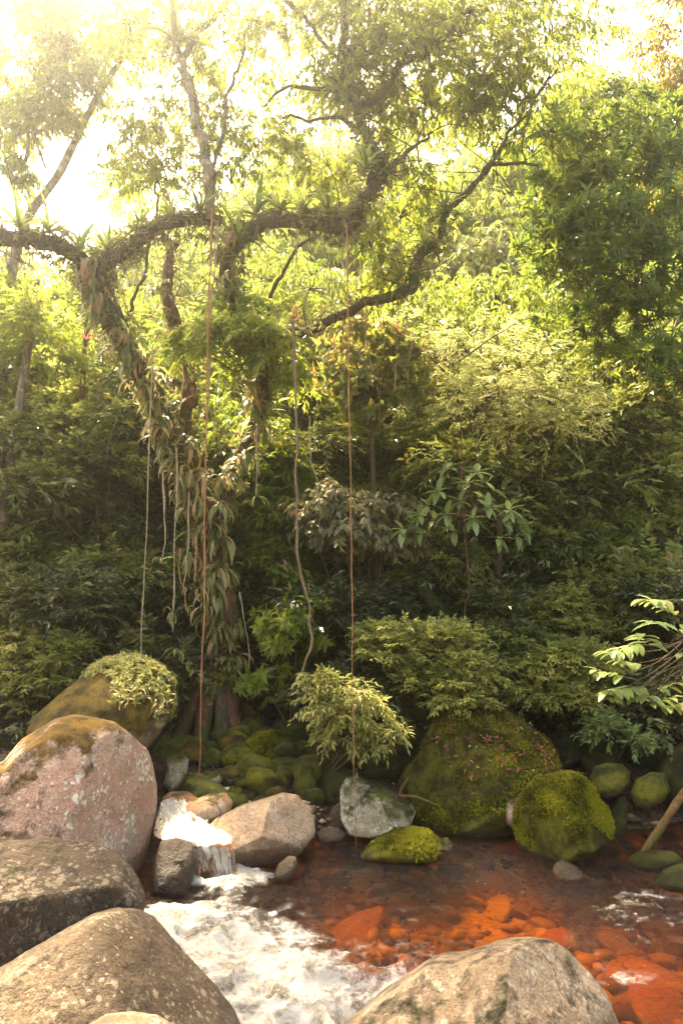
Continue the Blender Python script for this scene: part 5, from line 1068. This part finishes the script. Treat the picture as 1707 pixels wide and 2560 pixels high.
def moss_tufts(o, n, seed):
    r_ = np.random.default_rng(seed); me = o.data
    nv = len(me.vertices); co = np.empty(nv * 3, np.float32); me.vertices.foreach_get('co', co); co = co.reshape(-1, 3)
    no = np.empty(nv * 3, np.float32); me.vertices.foreach_get('normal', no); no = no.reshape(-1, 3)
    W = co + np.array(o.location); ns = fbm(W * 2.3, 4, seed)
    ok = np.where((no[:, 2] * 0.5 + ns * 1.3 > 0.02) & (no[:, 1] < 0.4) & (W[:, 2] > 0.06))[0]; i = ok[r_.integers(0, len(ok), n)]
    j = r_.normal(0, 0.02, (n, 3)); P = W[i] + j - no[i] * np.sum(j * no[i], 1)[:, None]
    return sprays(P, no[i] + np.array((0, 0, 0.3)) + r_.normal(0, 0.4, (n, 3)), np.full(n, 0.012), 5, 0.022, 0.010, r_, 'whorl', 0.2, np.clip(0.45 + 0.9 * fbm(W[i] * 4, 3, seed + 2), 0, 0.9))
def px_of(W):
    d = W - CAM; x = d @ RT; y = d @ UP; z = d @ FW
    return 853.5 + FPX * x / z, 1280 - FPX * y / z
MOSSY = [(b29, 5200, 71, ''), (b27, 2200, 72, ''), (b14, 1500, 73, ''), (b28, 6000, 74, '')]
V, F, T = scatter_on(b5, 620, 91, lambda W, n: (px_of(W)[0] > 250 + 110 * fbm(W * 4, 3, 3)) & (px_of(W)[1] < 1745 + 150 * fbm(W * 5, 3, 4)) & (n[:, 1] < 0.45), 0.05, 0.02, LM['yellow'], '', 0.0, 'up', 0.03)
mat_root = link('plant_mat', new_mesh('plant_mat', V - np.array(b5.location), F, LM['yellow'], shade=False, tint=T), loc=b5.location)
tag(mat_root, 'mat of small creeping plants covering the golden mossy boulder', 'ground cover', kind='stuff')
for i, (px, py) in enumerate([(310, 1735), (320, 1752), (395, 1765), (405, 1780), (360, 1735), (430, 1745)]):
    rosette('small_fern', ['tuft of pale strap leaves low on the front of the golden boulder', 'lowest pale strap tuft under the plant mat', 'leafy tuft at the right flank of the golden boulder', 'lower leafy tuft on the right flank of the golden boulder', 'tuft in the middle of the plant mat', 'tuft at the right rim of the golden boulder'][i], 'plant', at(px, py, 7.28 + 0.25 * (i > 1)), 9, 0.13, STRAP, (-0.6, 0.9), 'tufts on the golden mossy boulder', True)
V, F, T = scatter_on(b28, 480, 92, lambda W, n: (px_of(W)[1] < 1960 + 60 * fbm(W * 2, 3, 13)) & (px_of(W)[0] > 1120 + 120 * fbm(W * 2, 3, 14)) & (n[:, 2] > 0.1), 0.06, 0.024, LM['litter'], '', 0.026)
o = link('leaf_litter', new_mesh('leaf_litter', V - np.array(b28.location), F, LM['litter'], shade=False, tint=T), loc=b28.location)
tag(o, 'fallen red-brown leaves strewn over the massive mossy boulder', 'leaf litter', kind='stuff')
for bo, n_, mo, lab_ in MOSSY:
    V, F, T = moss_tufts(bo, n_, mo)
    m_ = link('moss', new_mesh('moss', V - np.array(bo.location), F, LM['mossleaf'], shade=False, tint=T), parent=bo); m_['kind'] = 'stuff'
# litter over the bank
n = 2600; r_ = np.random.default_rng(93)
x = r_.uniform(-5, 6.5, n); y = r_.uniform(8.0, 12.5, n); P = np.stack([x, y, ground_z(x, y) + 0.012], -1)
V, F, T = leaves(P, r_.normal(0, 1, (n, 3)) * np.array((1, 1, 0.25)), np.array((0, 0, 1.0)) + r_.normal(0, 0.3, (n, 3)), r_.uniform(0.05, 0.12, n), r_.uniform(0.02, 0.045, n), r_, r_.random(n), True)
o = link('leaf_litter', new_mesh('leaf_litter', V, F, LM['litter'], shade=False, tint=T)); tag(o, 'brown fallen leaves over the floor of the far bank', 'leaf litter', kind='stuff')

# leaning log and driftwood
def log(label, P, R, mat, name='log', cat='log', sides=10, rough=0.25, seed=0):
    V, F = tube(P, R, 40, sides, rough, seed); b = P[0]
    return tag(link(name, new_mesh(name, V - b, F, mat), loc=b), label, cat)
LOGM = bark_mat('weathered_log', (0.06, 0.035, 0.015), (0.24, 0.14, 0.055), moss=0.2)
log('weathered brown log leaning out of the water at the right edge', [at(1605, 2135, 7.2), at(1650, 2070, 7.35), at(1700, 1995, 7.5), at(1790, 1880, 7.8)], [0.034, 0.04, 0.042, 0.045], LOGM)
log('forked red-brown driftwood twig beside the pale speckled boulder', [at(1000, 1990, 7.6), at(1035, 1992, 7.5), at(1060, 2000, 7.45), at(1095, 2014, 7.4)], [0.016, 0.016, 0.014, 0.006], BARK_RED, 'driftwood', 'driftwood', 6)
log('upright broken driftwood stick behind the pale speckled boulder', [at(995, 1995, 7.65), at(1005, 1970, 7.65), at(1018, 1945, 7.7)], [0.022, 0.02, 0.014], BARK_RED, 'driftwood', 'driftwood', 6, seed=3)
log('thin dead branch lying behind the big round green boulder', [at(1365, 1926, 7.9), at(1420, 1928, 8), at(1470, 1935, 8.1)], [0.012, 0.012, 0.006], BARK_RED, 'dead_branch', 'branch', 6, seed=4)
log('leaning mossy dead trunk crossing the dark thicket', [at(1150, 1590, 10.4), at(1080, 1500, 10.5), at(1000, 1420, 10.6), at(900, 1330, 10.8), at(820, 1240, 11)], [0.13, 0.10, 0.08, 0.06, 0.04], bark_mat('mossy_trunk', (0.05, 0.04, 0.02), (0.12, 0.09, 0.05), moss=0.8), 'fallen_trunk', 'trunk', 12, seed=5)

# ------------------------------------------------------------------ the hazy air
def make_haze():
    x0, x1, y0, y1, z0, z1 = -61, 61, -21, 76, -2.5, 24.0
    V = [(x, y, z) for z in (z0, z1) for y in (y0, y1) for x in (x0, x1)]
    F = [(0, 2, 3, 1), (4, 5, 7, 6), (0, 1, 5, 4), (2, 6, 7, 3), (0, 4, 6, 2), (1, 3, 7, 5)]
    k = NT('haze_air')
    v = k.n('VolumePrincipled', None, Density=0.0028, Anisotropy=0.90); v.inputs['Color'].default_value = (1.0, 0.985, 0.95, 1)
    o = link('haze', new_mesh('haze', V, F, k.done(v, 'Volume'), shade=False)); tag(o, 'thin luminous haze in the forest air', kind='stuff')
make_haze()
